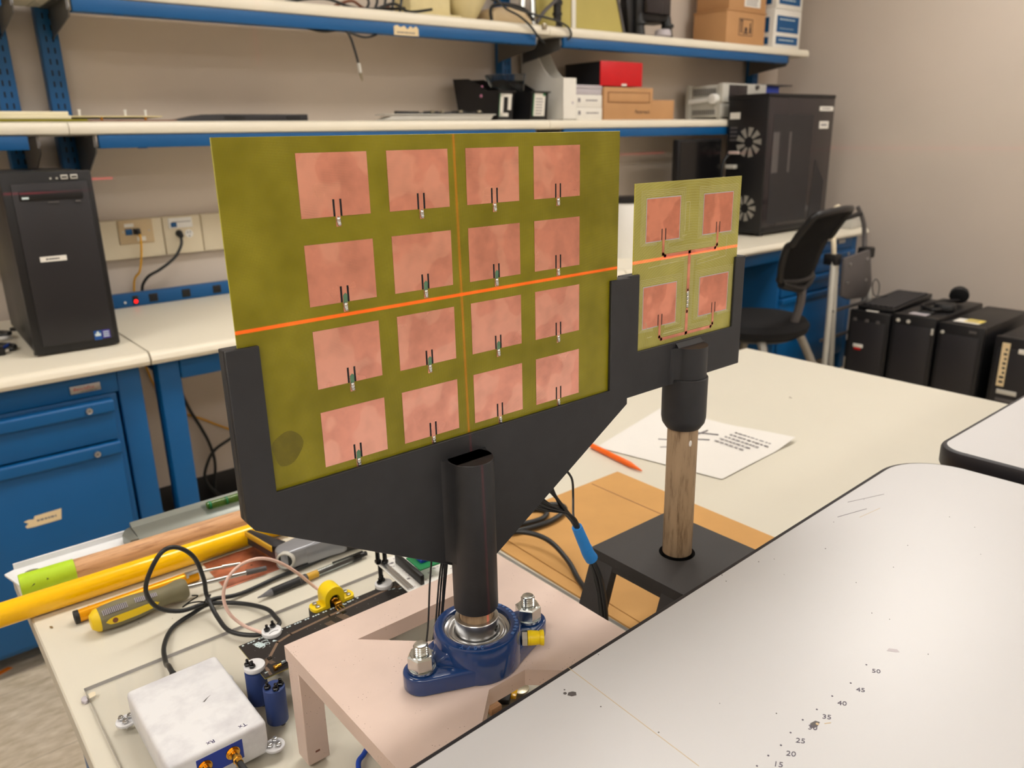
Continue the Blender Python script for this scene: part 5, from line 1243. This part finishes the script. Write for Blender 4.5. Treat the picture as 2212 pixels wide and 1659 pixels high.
e = obj('edge_jack', MB().box(.3447, .3527, .7545, .7605, PZ_+.0002, PZ_+.0075, .0004).cyl((.3487, .7605, PZ_+.0042), (.3487, .772, PZ_+.0042), .0032, n=24).hexa((.3487, .7668, PZ_+.0042), .0044, .0035, axis=(0, 1, 0)), 'gold', cbd)
m = MB()
for x in (.3445, .3487, .3529): m.box(x-.0006, x+.0006, .749, .756, PZ_, PZ_+.0012)
obj('jack_pins', m, 'solder', e)

def pillar(x, y, label, cap, bolts, face=False, blue=True):
    t = thing('board_standoff', label, 'standoff', (x, y, AZ), 0, 'round standoffs holding the black circuit board')
    zt = PZ_-.0018
    obj('pillar', MB().cyl((x, y, AZ+.004), (x, y, zt if cap else PZ_), .0108, n=40, bev=.0005), 'pillar_blue' if blue else 'black_plastic', t)
    for k in range(2): 
        a = R(-60+k*110); obj('foot_nut', MB().cyl((x+.0055*math.cos(a), y+.0055*math.sin(a), AZ), (x+.0055*math.cos(a), y+.0055*math.sin(a), AZ+.0045), .0028, n=14), 'black_plastic', t)
    zc_ = PZ_
    if cap:
        m = MB().cyl((x, y, PZ_+.0003), (x, y, PZ_+.0052), .0108, n=44, bev=.0007)
        c = obj('cap', m, 'white_print', t); zc_ = PZ_+.0052
        if face: obj('curved_mark', MB().tube([(x-.0052, y-.006, zc_), (x-.002, y-.0042, zc_), (x+.002, y-.0038, zc_), (x+.0058, y-.0052, zc_)], .0004, n=6), 'dim_grey', c)
    for bx_, by_ in bolts:
        m = MB().cyl((x+bx_, y+by_, zc_-.001), (x+bx_, y+by_, zc_+.0075), .0016, n=14, bev=.0003).hexa((x+bx_, y+by_, zc_+.0017), .0034, .003)
        obj('nylon_nut', m, 'black_gloss', t)
    return t
pillar(.2672, .7585, 'white capped standoff with a frowning curve at the far corner of the board', True, ((-.0045, .0015), (.0035, .0045)), True)
pillar(.2285, .7125, 'white capped blue standoff nearest the white enclosure', True, ((-.006, .0025), (-.0035, -.0035)))
pillar(.2318, .6725, 'blue standoff without a cap, three black nuts on top', False, ((-.0062, .001), (-.0005, -.0065), (.0062, -.0022)))
pillar(.4125, .7605, 'white capped standoff beside the white module board', True, ((-.005, .001), (.001, .004)), False, False)

yc = thing('cable_clamp', 'yellow printed arch clamp holding the coax plug at the board edge', 'clamp', (.348, .775, AZ))
prof = arc(.3487, PZ_+.0105, .0124, 0, 180, 20)+[(.3363, PZ_-.002), (.342, PZ_-.002)]+arc(.3487, PZ_+.0055, .0067, 180, 0, 14)+[(.3554, PZ_-.002), (.3611, PZ_-.002)]
obj('arch', MB().prism(prof, .764, .7845, 'XZ', bev=.0006), 'yellow_plastic', yc)
for sx in (-1, 1):
    cx = .3487+sx*.018
    fl = obj('flange', MB().prism([(cx-sx*.0075, .7645), (cx+sx*.002, .7645)]+[(cx+sx*.0045+.0085*sx*math.cos(R(a))*.6, .7735+.009*math.sin(R(a))) for a in range(-80, 81, 16)]+[(cx+sx*.002, .7825), (cx-sx*.0075, .7825)], PZ_-.002, PZ_+.0022, bev=.0006), 'yellow_plastic', yc)
    for yy in (.7695, .7775): obj('screw', MB().cyl((cx+sx*.002, yy, PZ_+.0022), (cx+sx*.002, yy, PZ_+.0042), .0028, n=18, bev=.0006), 'steel', fl)
obj('block', MB().box(.322, .3755, .765, .782, AZ, PZ_-.002, .001), 'pcb_black', yc)
obj('plug_body', MB().box(.3425, .355, .7705, .783, PZ_-.002, PZ_+.0095, .0008), 'black_plastic', yc)
c = thing('coax_cable', 'thin pinkish coax cable looping from the yellow clamp to the board edge', 'cable', (.3, .79, .82))
obj('cord', MB().tube([(.3487, .784, PZ_+.0045), (.342, .795, .8155), (.3361, .8, .8225), (.3198, .8, .8449), (.2993, .8, .8668), (.2785, .8, .879), (.2570, .8, .8793), (.2408, .8, .8681), (.2325, .797, .850), (.2340, .79, .832), (.2445, .782, .816), (.2572, .768, .8085), (.268, .752, .8072)], .0019, n=10), 'cable_tan', c)

# white module board on the control board
nb = thing('module_board', 'white module board with green add-on and black headers near the stand hole', 'circuit board', (.445, .74, .828))
NM = rotz((.415, .78, 0), R(-4))
m = MB().box(.415, .49, .695, .782, .828, .8296, .0003, seg=1, mtx=NM)
for k in range(60):
    x, y = random.uniform(.423, .485), random.uniform(.7, .778); m.box(x, x+random.uniform(.001, .004), y, y+random.uniform(.001, .003), .8296, .8299, m=1, mtx=NM)
for k in range(3):
    m.cyl((.442+k*.013, .765-k*.006, .8296), (.442+k*.013, .765-k*.006, .8298), .004, n=20, m=2)
obj('board', m, ['white_plastic', 'grey_lid', 'blue_ink'], nb)
m = MB().box(.4165, .4195, .7, .776, .8296, .8312, mtx=NM).box(.421, .424, .7, .776, .8296, .8312, mtx=NM)
obj('pin_sockets', m, 'steel', nb)
obj('header', MB().box(.4335, .4385, .7, .765, .8296, .842, .0004, mtx=NM), 'black_plastic', nb)
m = MB().box(.439, .468, .71, .745, .842, .8435, mtx=NM); g2 = obj('add_on_board', m, 'pcb_green', nb)
obj('blue_chip', MB().box(.447, .464, .722, .735, .8435, .848, .0004, mtx=NM), 'pin_blue', g2)
m = MB()
for k in range(10): m.box(.449+k*.0016, .4499+k*.0016, .739, .7405, .8435, .858, mtx=NM)
obj('pin_strip', m, 'steel', g2)
for x, y in ((.4155, .776), (.422, .77)): obj('mounting_bolt', MB().cyl((x, y, .8296), (x, y, .846), .0028, n=14).hexa((x, y, .833), .0042, .004), 'black_gloss', nb)
obj('spacer', MB().cyl((.4175, .7755, PZ_), (.4175, .7755, .828), .0028, n=14), 'black_plastic', nb)
obj('pin_header', MB().box(.423, .4245, .70, .76, .82, .828, mtx=NM), 'black_plastic', nb)

# usb cable: out of the enclosure, tied, up in a loop, away to the right
uc = thing('usb_cable', 'thick black cable tied in a standing loop behind the white enclosure', 'cable', (.25, .9, TZ))
obj('cord', MB().tube([(.167, .774, .785), (.1665, .79, .787), (.168, .81, .784), (.172, .84, .768), (.181, .879, .7652), (.202, .917, .7615), (.231, .931, .762), (.255, .933, .765), (.2866, .9135, .7615), (.3043, .875, .7652), (.306, .85, .7652), (.302, .83, .7652), (.2752, .8262, .7655), (.2522, .8548, .7655), (.2495, .89, .768), (.25, .918, .778), (.2495, .925, .7877), (.2493, .925, .8078), (.2423, .925, .84), (.2256, .925, .8604), (.2068, .925, .8618), (.1884, .925, .8387), (.1817, .925, .8161), (.1909, .925, .7915), (.2158, .927, .7745), (.2439, .931, .770), (.262, .936, .768), (.295, .936, .7615), (.35, .9424, .7615), (.3813, .9438, .7615), (.438, .95, .7615), (.5, .955, .7615)], .0028, n=12, sub=6), 'cable_black', uc)
obj('strain_relief', MB().cyl((.1665, .7725, .785), (.1665, .79, .787), .0045, .0035, n=16), 'black_rubber', uc)
obj('twist_tie', MB().tube([(.247, .926, .776), (.25, .922, .7835), (.255, .927, .781), (.252, .934, .772), (.246, .93, .769), (.246, .923, .776), (.24, .928, .777), (.23, .934, .776), (.222, .936, .773), (.232, .938, .776), (.242, .935, .781), (.236, .94, .782)], .0009, n=6), 'black_gloss', uc)

# ------------------------------------------------------------------ bars and tools at the back of the table
ap = thing('aluminium_angle', 'white angle bar lying along the back edge of the table', 'angle bar', (.35, 1.19, TZ))
m = MB().prism([(.0635, 1.2085), (.0755, 1.158), (.8, 1.158), (.8, 1.215), (.0762, 1.215)], TZ+.0002, TZ+.0035, bev=.0003, seg=1)
m.box(.0762, .8, 1.2135, 1.2165, TZ+.0004, TZ+.012, .0003, seg=1)
obj('bar', m, 'white_bar', ap)
obj('hole_plug', MB().cyl((.0945, 1.187, TZ+.0034), (.0945, 1.187, TZ+.0042), .0105, n=24), 'zinc', ap)
sl = thing('spirit_level', 'grey aluminium level with a green vial on the white angle bar', 'level', (.45, 1.19, TZ))
m = MB().prism([(1.163, TZ+.0036), (1.212, TZ+.0036), (1.212, TZ+.024), (1.206, TZ+.027), (1.2, TZ+.02), (1.178, TZ+.02), (1.17, TZ+.016), (1.163, TZ+.012)], .232, .8, 'YZ', bev=.0008)
obj('body', m, 'aluminium', sl)
obj('nose', MB().prism([(.232, 1.163), (.232, 1.212), (.222, 1.205), (.215, 1.19), (.22, 1.165)], TZ+.0036, TZ+.018, bev=.002), 'aluminium', sl)
v_ = obj('vial_window', MB().box(.336, .40, 1.172, 1.202, TZ+.018, TZ+.0225, .001), 'clear_barrel', sl)
obj('vial', MB().cyl((.342, 1.187, TZ+.025), (.394, 1.187, TZ+.025), .006, n=20), 'green_vial', v_)
obj('vial_ends', MB().cyl((.345, 1.187, TZ+.025), (.348, 1.187, TZ+.025), .0063, n=16).cyl((.372, 1.187, TZ+.025), (.374, 1.187, TZ+.025), .0063, n=16), 'pcb_green', v_)
wd = thing('wooden_rod', 'oak rod lying behind the yellow tube with green tape on its end', 'rod', (.3, 1.135, TZ))
obj('rod', MB().cyl((.0745, 1.133, TZ+.0152), (.66, 1.115, TZ+.0152), .0148, n=36), 'oak_lying', wd)
m2 = frame((.0735, 1.13303, TZ+.0156), (.0307, 1, 0), (0, 0, 1))
tp_ = MB(); tp_.lathe([(0, 0), (.0152, .0001), (.0157, .004), (.0154, .02), (.0157, .045), (.0155, .0655), (.0148, .0658)], n=36, mtx=m2)
o = obj('tape_wrap', tp_, 'green_tape', wd); o['label'] = 'lime green tape wrap'
m = MB()
for k, pts in enumerate(([(.083, .0), (.089, .004)], [(.104, -.001), (.104, .006), (.107, .001)], [(.11, 0), (.111, .004), (.114, .0)])):
    m.tube([(x, 1.1178, TZ+.0165+z) for x, z in pts], .0006, n=5, sub=3)
obj('pen_marks', m, 'ink', o)
yt = thing('yellow_tube', 'long glossy yellow tube lying across the table and past its left edge', 'tube', (.1, 1.088, TZ))
obj('tube', MB().cyl((-.42, 1.079, TZ+.0156), (.62, 1.062, TZ+.0156), .0155, n=48), 'yellow_paint', yt)
obj('end_cap', MB().cyl((.62, 1.062, TZ+.0156), (.628, 1.0619, TZ+.0156), .0151, n=32), 'black_plastic', yt)
am = thing('amber_penlight', 'amber tube penlight with a chrome clip lying beside the screwdriver', 'penlight', (.19, 1.015, TZ))
obj('barrel', MB().cyl((.119, 1.0165, TZ+.0083), (.267, 1.0165, TZ+.0083), .0082, n=28).cyl((.131, 1.0165, TZ+.0083), (.133, 1.0165, TZ+.0083), .0086, n=28), 'amber_tube', am)
obj('end_ring', MB().lathe([(0, 0), (.006, .0), (.0065, -.002), (.0084, -.002), (.0086, .0035), (0, .0035)], n=28, mtx=frame((.1155, 1.0165, TZ+.0083), (0, 1, 0), (0, 0, 1))), 'black_rubber', am)
obj('clip', MB().box(.251, .272, 1.008, 1.0165, TZ+.0155, TZ+.0185, .0012).box(.25, .2535, 1.008, 1.0165, TZ+.012, TZ+.0185, .0008), 'steel', am)
obj('lead', MB().cyl((.267, 1.0125, TZ+.014), (.3215, 1.0045, TZ+.009), .0023, n=12).cyl((.298, 1.008, TZ+.0115), (.322, 1.0045, TZ+.009), .0032, .0026, n=12), 'zinc', am)
sd = thing('screwdriver', 'screwdriver with khaki grip and yellow panels on the table', 'screwdriver', (.19, .977, TZ))
SM = frame((.1245, .978, TZ+.0168), (0, 1, .0), (0, 0, 1)) @ Matrix.Rotation(0, 4, 'Z')
SX = Matrix.Translation((.1245, .976, TZ+.0165)) @ Matrix.Rotation(R(1), 4, 'Z') @ Matrix.Rotation(R(90), 4, 'Y')
L_ = MB().lathe([(0, 0), (.009, .001), (.0132, .006), (.0152, .015), (.0163, .03), (.0158, .05), (.0135, .07), (.0118, .082), (.0125, .094), (.0146, .105), (.0142, .112), (.0118, .116), (0, .1165)], n=40, mtx=SX)
hd2 = obj('handle', L_, 'khaki_rubber', sd)
obj('end_cap', MB().lathe([(0, -.0008), (.009, .0002), (.0136, .0055), (.0146, .0095), (.013, .0098), (0, .0098)], n=40, mtx=SX), 'handle_yellow', hd2)
def patch_on_handle(ang, z0, z1, half, name, mm, lift=.0006, dots=False):
    prof = [(0, 0), (.006, .0132), (.015, .0152), (.03, .0163), (.05, .0158), (.07, .0135), (.082, .0118), (.094, .0125)]
    def rad(z):
        for (a, ra), (b, rb) in zip(prof, prof[1:]):
            if a <= z <= b: return ra+(rb-ra)*(z-a)/(b-a)
        return .0125
    t = bmesh.new(); n1, n2 = 14, 6; g = []
    for i in range(n1+1):
        z = z0+(z1-z0)*i/n1; e = math.sqrt(max(0, 1-abs(2*i/n1-1)**6)); row = []
        for j in range(n2+1):
            a = R(ang)+R(half)*e*(2*j/n2-1); r = rad(z)+lift*(1 if e > .2 else .3); row.append(t.verts.new((r*math.cos(a), r*math.sin(a), z)))
        g.append(row)
    for i in range(n1):
        for j in range(n2): t.faces.new((g[i][j], g[i+1][j], g[i+1][j+1], g[i][j+1]))
    bmesh.ops.remove_doubles(t, verts=t.verts, dist=1e-6)
    mb = MB(); mb._add(t, 0, SX)
    if dots:
        for i in range(int((z1-z0)/.0021)):
            for j in range(5):
                z = z0+.0018+i*.0021; a = R(ang)+R(half)*.72*(j/2-1); r = rad(z)+lift
                mb.ball(SX @ Vector((r*math.cos(a), r*math.sin(a), z)), .0007, m=1, n=6)
    return obj(name, mb, mm, hd2)
patch_on_handle(266, .014, .078, 17, 'yellow_panel', 'handle_yellow', .0008)
patch_on_handle(218, .012, .042, 15, 'grip_pad', ['dim_grey', 'grey_lid'], .0004, True)
patch_on_handle(214, .05, .078, 14, 'grip_pad', ['dim_grey', 'grey_lid'], .0004, True)
o = obj('hang_hole', MB().cyl(SX @ Vector((.0155*math.cos(R(266)), .0155*math.sin(R(266)), .0245)), SX @ Vector((.0172*math.cos(R(266)), .0172*math.sin(R(266)), .0245)), .0032, n=18), 'brown_board', hd2)
obj('blade', MB().cyl((.24, .979, TZ+.0165), (.322, .9715, TZ+.0105), .003, n=20).cyl((.318, .972, TZ+.011), (.345, .9685, TZ+.0088), .004, .0036, n=18, m=1), ['steel', 'dim_grey'], sd)
cs = tag(obj('copper_clad_sheet', MB().box(.286, .40, .968, 1.054, TZ, TZ+.0016, .0002, seg=1).cyl((.337, 1.003, TZ+.0015), (.337, 1.003, TZ+.0018), .0016, n=14, m=1), ['copper_sheet', 'brown_board']), 'bare copper clad sheet under the tips of the tools', 'copper sheet')
tl = thing('utility_tool', 'grey and black hand tool with a round dark nose hole half hidden below the holder', 'tool', (.42, .98, TZ))
tz = .0225
m = MB().prism(arc(.3745, .9605, .0165, 95, 285, 14)+[(.405, .944), (.43, .955), (.43, .982), (.395, .982)], TZ+.006, TZ+.034, bev=.004, seg=3)
obj('head', m, 'tool_grey', tl)
m = MB(); CX = frame((.3655, .9475, TZ+.022), (.77, -.64, 0), (0, 0, 1))
m.lathe([(.0098, 0), (.0098, .002), (.0116, .0024), (.0126, .0005), (.0126, -.004)], n=32, mtx=CX).lathe([(0, -.0002), (.01, 0)], n=32, m=1, mtx=CX)
obj('nose_ring', m, ['light_grey_plastic', 'black_rubber'], tl)
obj('body', MB().prism([(.41, .948), (.50, .938), (.56, .95), (.56, .985), (.42, .985)], TZ+.002, TZ+.032, bev=.005, seg=3), 'black_plastic', tl)
obj('side_panel', MB().prism([(.395, .9435), (.43, .9425), (.45, .9395), (.47, .95), (.43, .96), (.40, .957)], TZ+.006, TZ+.0335, bev=.002), 'tool_grey', tl)
obj('grip', MB().prism([(.352, 1.0545), (.361, 1.0565), (.385, .985), (.371, .978), (.3625, .985)], TZ+.008, TZ+.03, bev=.003), 'charcoal_panel', tl)
obj('grip_trim', MB().prism([(.3495, 1.0535), (.3525, 1.055), (.363, .985), (.3605, .98)], TZ+.022, TZ+.0305, bev=.0012), 'handle_gold', tl)
pn = thing('gel_pen', 'black and clear retractable pen with a gold section behind the board', 'pen', (.39, .911, TZ))
Pn = lambda x: (x, .9085+(x-.307)*.045, TZ+.0062)
obj('tip', MB().cyl(Pn(.3075), Pn(.3135), .0008, .0018, n=18).cyl(Pn(.3135), Pn(.327), .0018, .0052, n=24), 'clear_tip', pn)
m = MB().cyl(Pn(.327), Pn(.3785), .0054, .0058, n=28, bev=.0004)
for k in range(5): m.cyl(Pn(.3665+k*.0024), Pn(.3675+k*.0024), .0062, n=28, m=1)
obj('grip', m, ['black_rubber', 'dim_grey'], pn)
obj('gold_band', MB().cyl(Pn(.3785), Pn(.3945), .0053, n=28), 'handle_gold', pn)
bl = obj('barrel', MB().cyl(Pn(.3945), Pn(.452), .0053, n=28), 'clear_barrel', pn)
obj('refill', MB().cyl(Pn(.3945), Pn(.45), .0029, n=16), 'dim_grey', bl)
cp_ = obj('plunger', MB().cyl(Pn(.45), Pn(.462), .0055, n=24).cyl(Pn(.462), Pn(.473), .0036, n=20, bev=.0006), 'black_gloss', pn)
obj('pocket_clip', MB().box(.418, .466, .9115, .9145, TZ+.0118, TZ+.0138, .0006), 'black_gloss', cp_)

# ------------------------------------------------------------------ cables around the stands
hb = thing('cable_bundle', 'bundle of thin black antenna cables wrapped with blue tape', 'cable bundle', (.54, .55, TZ))
m = None; rnd = random.Random(11)
core = [(.5172, .5308, .943), (.5283, .5308, .9189), (.539, .5303, .8958), (.551, .5298, .8649), (.5578, .5288, .8282), (.5587, .5279, .7993), (.557, .527, TZ+.012), (.54, .56, TZ+.009)]
starts = [(.393, .513, 1.036), (.398, .513, 1.03), (.404, .513, 1.0376), (.409, .513, 1.032), (.415, .513, 1.0389), (.42, .513, 1.034), (.426, .513, 1.04), (.43, .513, 1.036), (.437, .513, 1.0416), (.442, .513, 1.042), (.449, .513, 1.045), (.455, .513, 1.043)]
mids = [(.4717, .9742), (.4733, .9755), (.4749, .9768), (.4765, .9775), (.478, .9783), (.4796, .979), (.4812, .9798), (.4907, .985), (.4915, .9853), (.4925, .9856), (.493, .986), (.4939, .9861)]
for i, s_ in enumerate(starts):
    ox, oy = .0042*math.cos(i*2.4)*(.5+.5*(i % 3)/2), .0045*math.sin(i*2.4)
    mid = [(mids[i][0]*.982, .53, 1.33+(mids[i][1]-1.33)*.982), (.5045+ox*1.3, .5325+oy, .961-ox)]
    pts = [s_]+mid+[(x+ox*(.62 if k < 3 else 1.), y+oy*(.62 if k < 3 else 1.), z+.0) for k, (x, y, z) in enumerate(core)]
    obj('antenna_cable', MB().tube(pts, .0013, n=7, sub=4), 'cable_black', hb)
obj('antenna_cable', MB().tube([(.49, .515, 1.02), (.5116, .545, 1.0049), (.5201, .545, .9961), (.5268, .546, .9846), (.5289, .547, .9652), (.517, .534, .951), (.5197, .5308, .9401), (.5298, .5303, .9189), (.5404, .5298, .8958), (.5529, .5298, .8649), (.5611, .5288, .8282), (.5616, .5279, .7993), (.558, .527, TZ+.012)], .0013, n=7, sub=4), 'cable_black', hb)
bt = [(.5187, .5308, .9401), (.5283, .5308, .9189), (.537, .5305, .9001)]
tpm = MB().tube(bt, [.0056, .0062, .0064], n=14, sub=5).tube([(.5322, .5308, .9107), (.5361, .5306, .902), (.5409, .5304, .8943)], [.0066, .0068, .0072], n=14, sub=4)
o = obj('tape_band', tpm, 'blue_tape', hb); o['label'] = 'blue tape wrap'
for i, (pts, r, lb) in enumerate((
    ([(.56, .93, TZ+.0075), (.63, .875, TZ+.008), (.685, .838, TZ+.0075), (.728, .825, TZ+.0075), (.752, .838, TZ+.0075), (.742, .858, TZ+.0075), (.7, .875, TZ+.0075), (.62, .95, TZ+.005)], .0042, 'black cable loop lying on the cardboard, furthest behind the holder'),
    ([(.55, .9, TZ+.0075), (.62, .845, TZ+.0085), (.675, .818, TZ+.009), (.73, .808, TZ+.009), (.775, .82, TZ+.009), (.78, .845, TZ+.0085), (.74, .87, TZ+.0085)], .0042, 'black cable curving on the cardboard just in front of the furthest loop'),
    ([(.575, .905, TZ+.018), (.61, .85, TZ+.019), (.645, .818, TZ+.018), (.668, .783, TZ+.022), (.675, .745, TZ+.021), (.667, .7, TZ+.013), (.652, .665, TZ+.0075), (.63, .62, TZ+.0075), (.6, .585, TZ+.0075)], .0037, 'thick black cable bending down towards the leg of the black platform'))):
    tag(obj('power_cable', MB().tube(pts, r, n=10), 'cable_black'), lb, 'cable', 'black cables on the cardboard')
sw = thing('signal_wires', 'thin black wires hanging from the large board through the pink stand hole', 'wires', (.34, .53, .885))
for x0, y0, x1, y1 in ((.3325, .521, .3295, .556), (.3455, .521, .334, .558), (.348, .522, .338, .56), (.351, .523, .345, .562), (.353, .523, .351, .564)):
    z = [.99, .95, .9, .86, .81, AZ+.003]
    pts = [(x0+(x1-x0)*k/5+random.uniform(-.001, .001), y0+(y1-y0)*k/5, zz) for k, zz in enumerate(z)]
    obj('wire', MB().tube(pts, .00095, n=6), 'cable_black', sw)
for k in range(6):
    x = .302+k*.0085+random.uniform(-.002, .002)
    obj('wire', MB().tube([(x+.012, .566, AZ+.06), (x+.004, .572, AZ+.035), (x, .58, AZ+.012), (x+.004, .6, AZ+.002), (x+.01, .65, AZ+.002)], .00095, n=6), 'cable_black', sw)
tag(obj('blue_cable', MB().tube([(.25, .53, TZ+.0075), (.2648, .5655, TZ+.0075), (.2755, .5735, TZ+.0078), (.29, .585, TZ+.0075), (.32, .61, TZ+.0075)], .0026, n=10), 'cable_blue'), 'bright blue cable coming out from under the pink stand', 'cable')

# ------------------------------------------------------------------ laser level light (a red cross beam)
def laser(loc, aim, roll, width, power, vertical, low=-9.):
    """A line laser: a spot lamp whose output is confined to a thin fan of light."""
    l = bpy.data.lights.new('line_laser', 'SPOT'); l.energy = power; l.shadow_soft_size = 0; l.spot_size = R(110); l.spot_blend = 0; l.color = (1, .0, .06)
    l.use_nodes = True; nt = l.node_tree; em = nt.nodes.get('Emission')
    tc = nt.nodes.new('ShaderNodeTexCoord'); sx = nt.nodes.new('ShaderNodeSeparateXYZ'); nt.links.new(tc.outputs['Normal'], sx.inputs[0])
    dv = nt.nodes.new('ShaderNodeMath'); dv.operation = 'DIVIDE'; nt.links.new(sx.outputs['X' if vertical else 'Y'], dv.inputs[0]); nt.links.new(sx.outputs['Z'], dv.inputs[1])
    ab = nt.nodes.new('ShaderNodeMath'); ab.operation = 'ABSOLUTE'; nt.links.new(dv.outputs[0], ab.inputs[0])
    mr = nt.nodes.new('ShaderNodeMapRange'); mr.inputs['From Min'].default_value = width; mr.inputs['From Max'].default_value = width*.35; mr.inputs['To Min'].default_value = 0; mr.inputs['To Max'].default_value = 1
    nt.links.new(ab.outputs[0], mr.inputs[0]); dy = nt.nodes.new('ShaderNodeMath'); dy.operation = 'DIVIDE'; nt.links.new(sx.outputs['Y' if vertical else 'X'], dy.inputs[0]); nt.links.new(sx.outputs['Z'], dy.inputs[1])
    gt = nt.nodes.new('ShaderNodeMath'); gt.operation = 'LESS_THAN'; gt.inputs[1].default_value = -low; nt.links.new(dy.outputs[0], gt.inputs[0])
    ml = nt.nodes.new('ShaderNodeMath'); ml.operation = 'MULTIPLY'; nt.links.new(mr.outputs[0], ml.inputs[0]); nt.links.new(gt.outputs[0], ml.inputs[1]); nt.links.new(ml.outputs[0], em.inputs['Strength'])
    o = bpy.data.objects.new('line_laser', l); COL.objects.link(o)
    d = (Vector(aim)-Vector(loc)).normalized(); x = d.cross(Vector((0, 0, 1))).normalized(); y = x.cross(d)
    M = Matrix((x, y, -d)).transposed().to_4x4() @ Matrix.Rotation(R(roll), 4, 'Z'); M.translation = loc; o.matrix_world = M
LP = (-.079, -.69, 1.2042)
laser(LP, (.36, .5, 1.2126), 0, .0013, 320, False)
laser(LP, (.3602, .5, 1.19), .86, .0011, 70, True, -.218)

# ------------------------------------------------------------------ camera and view
cam = bpy.data.cameras.new('camera'); co = bpy.data.objects.new('camera', cam); COL.objects.link(co)
rx, ry, rz_ = (.76921408, -.63867356, -.02014389), (-.20592588, -.21792661, -.95399294), (.60490018, .73797295, -.29915163)
M = Matrix((Vector(rx), -Vector(ry), -Vector(rz_))).transposed().to_4x4(); M.translation = (0, 0, 1.33); co.matrix_world = M
cam.sensor_fit = 'HORIZONTAL'; cam.sensor_width = 36; cam.lens = 27.61273; cam.clip_start = .02
cam.dof.use_dof = True; cam.dof.focus_distance = .66; cam.dof.aperture_fstop = 9.5
SC.camera = co
w = bpy.data.worlds.new('world'); SC.world = w; w.use_nodes = True; w.node_tree.nodes['Background'].inputs[0].default_value = (.5, .5, .5, 1); w.node_tree.nodes['Background'].inputs[1].default_value = .3
vs = SC.view_settings; SC.display_settings.display_device = 'sRGB'
vs.view_transform = 'Standard'; vs.look = 'None'; vs.gamma = 1; vs.use_curve_mapping = False; vs.exposure = -.05
SC.cycles.max_bounces = 8; SC.cycles.diffuse_bounces = 4; SC.cycles.transparent_max_bounces = 12; SC.cycles.sample_clamp_indirect = 6
SC.cycles.use_denoising = True; SC.cycles.caustics_reflective = False; SC.cycles.caustics_refractive = False
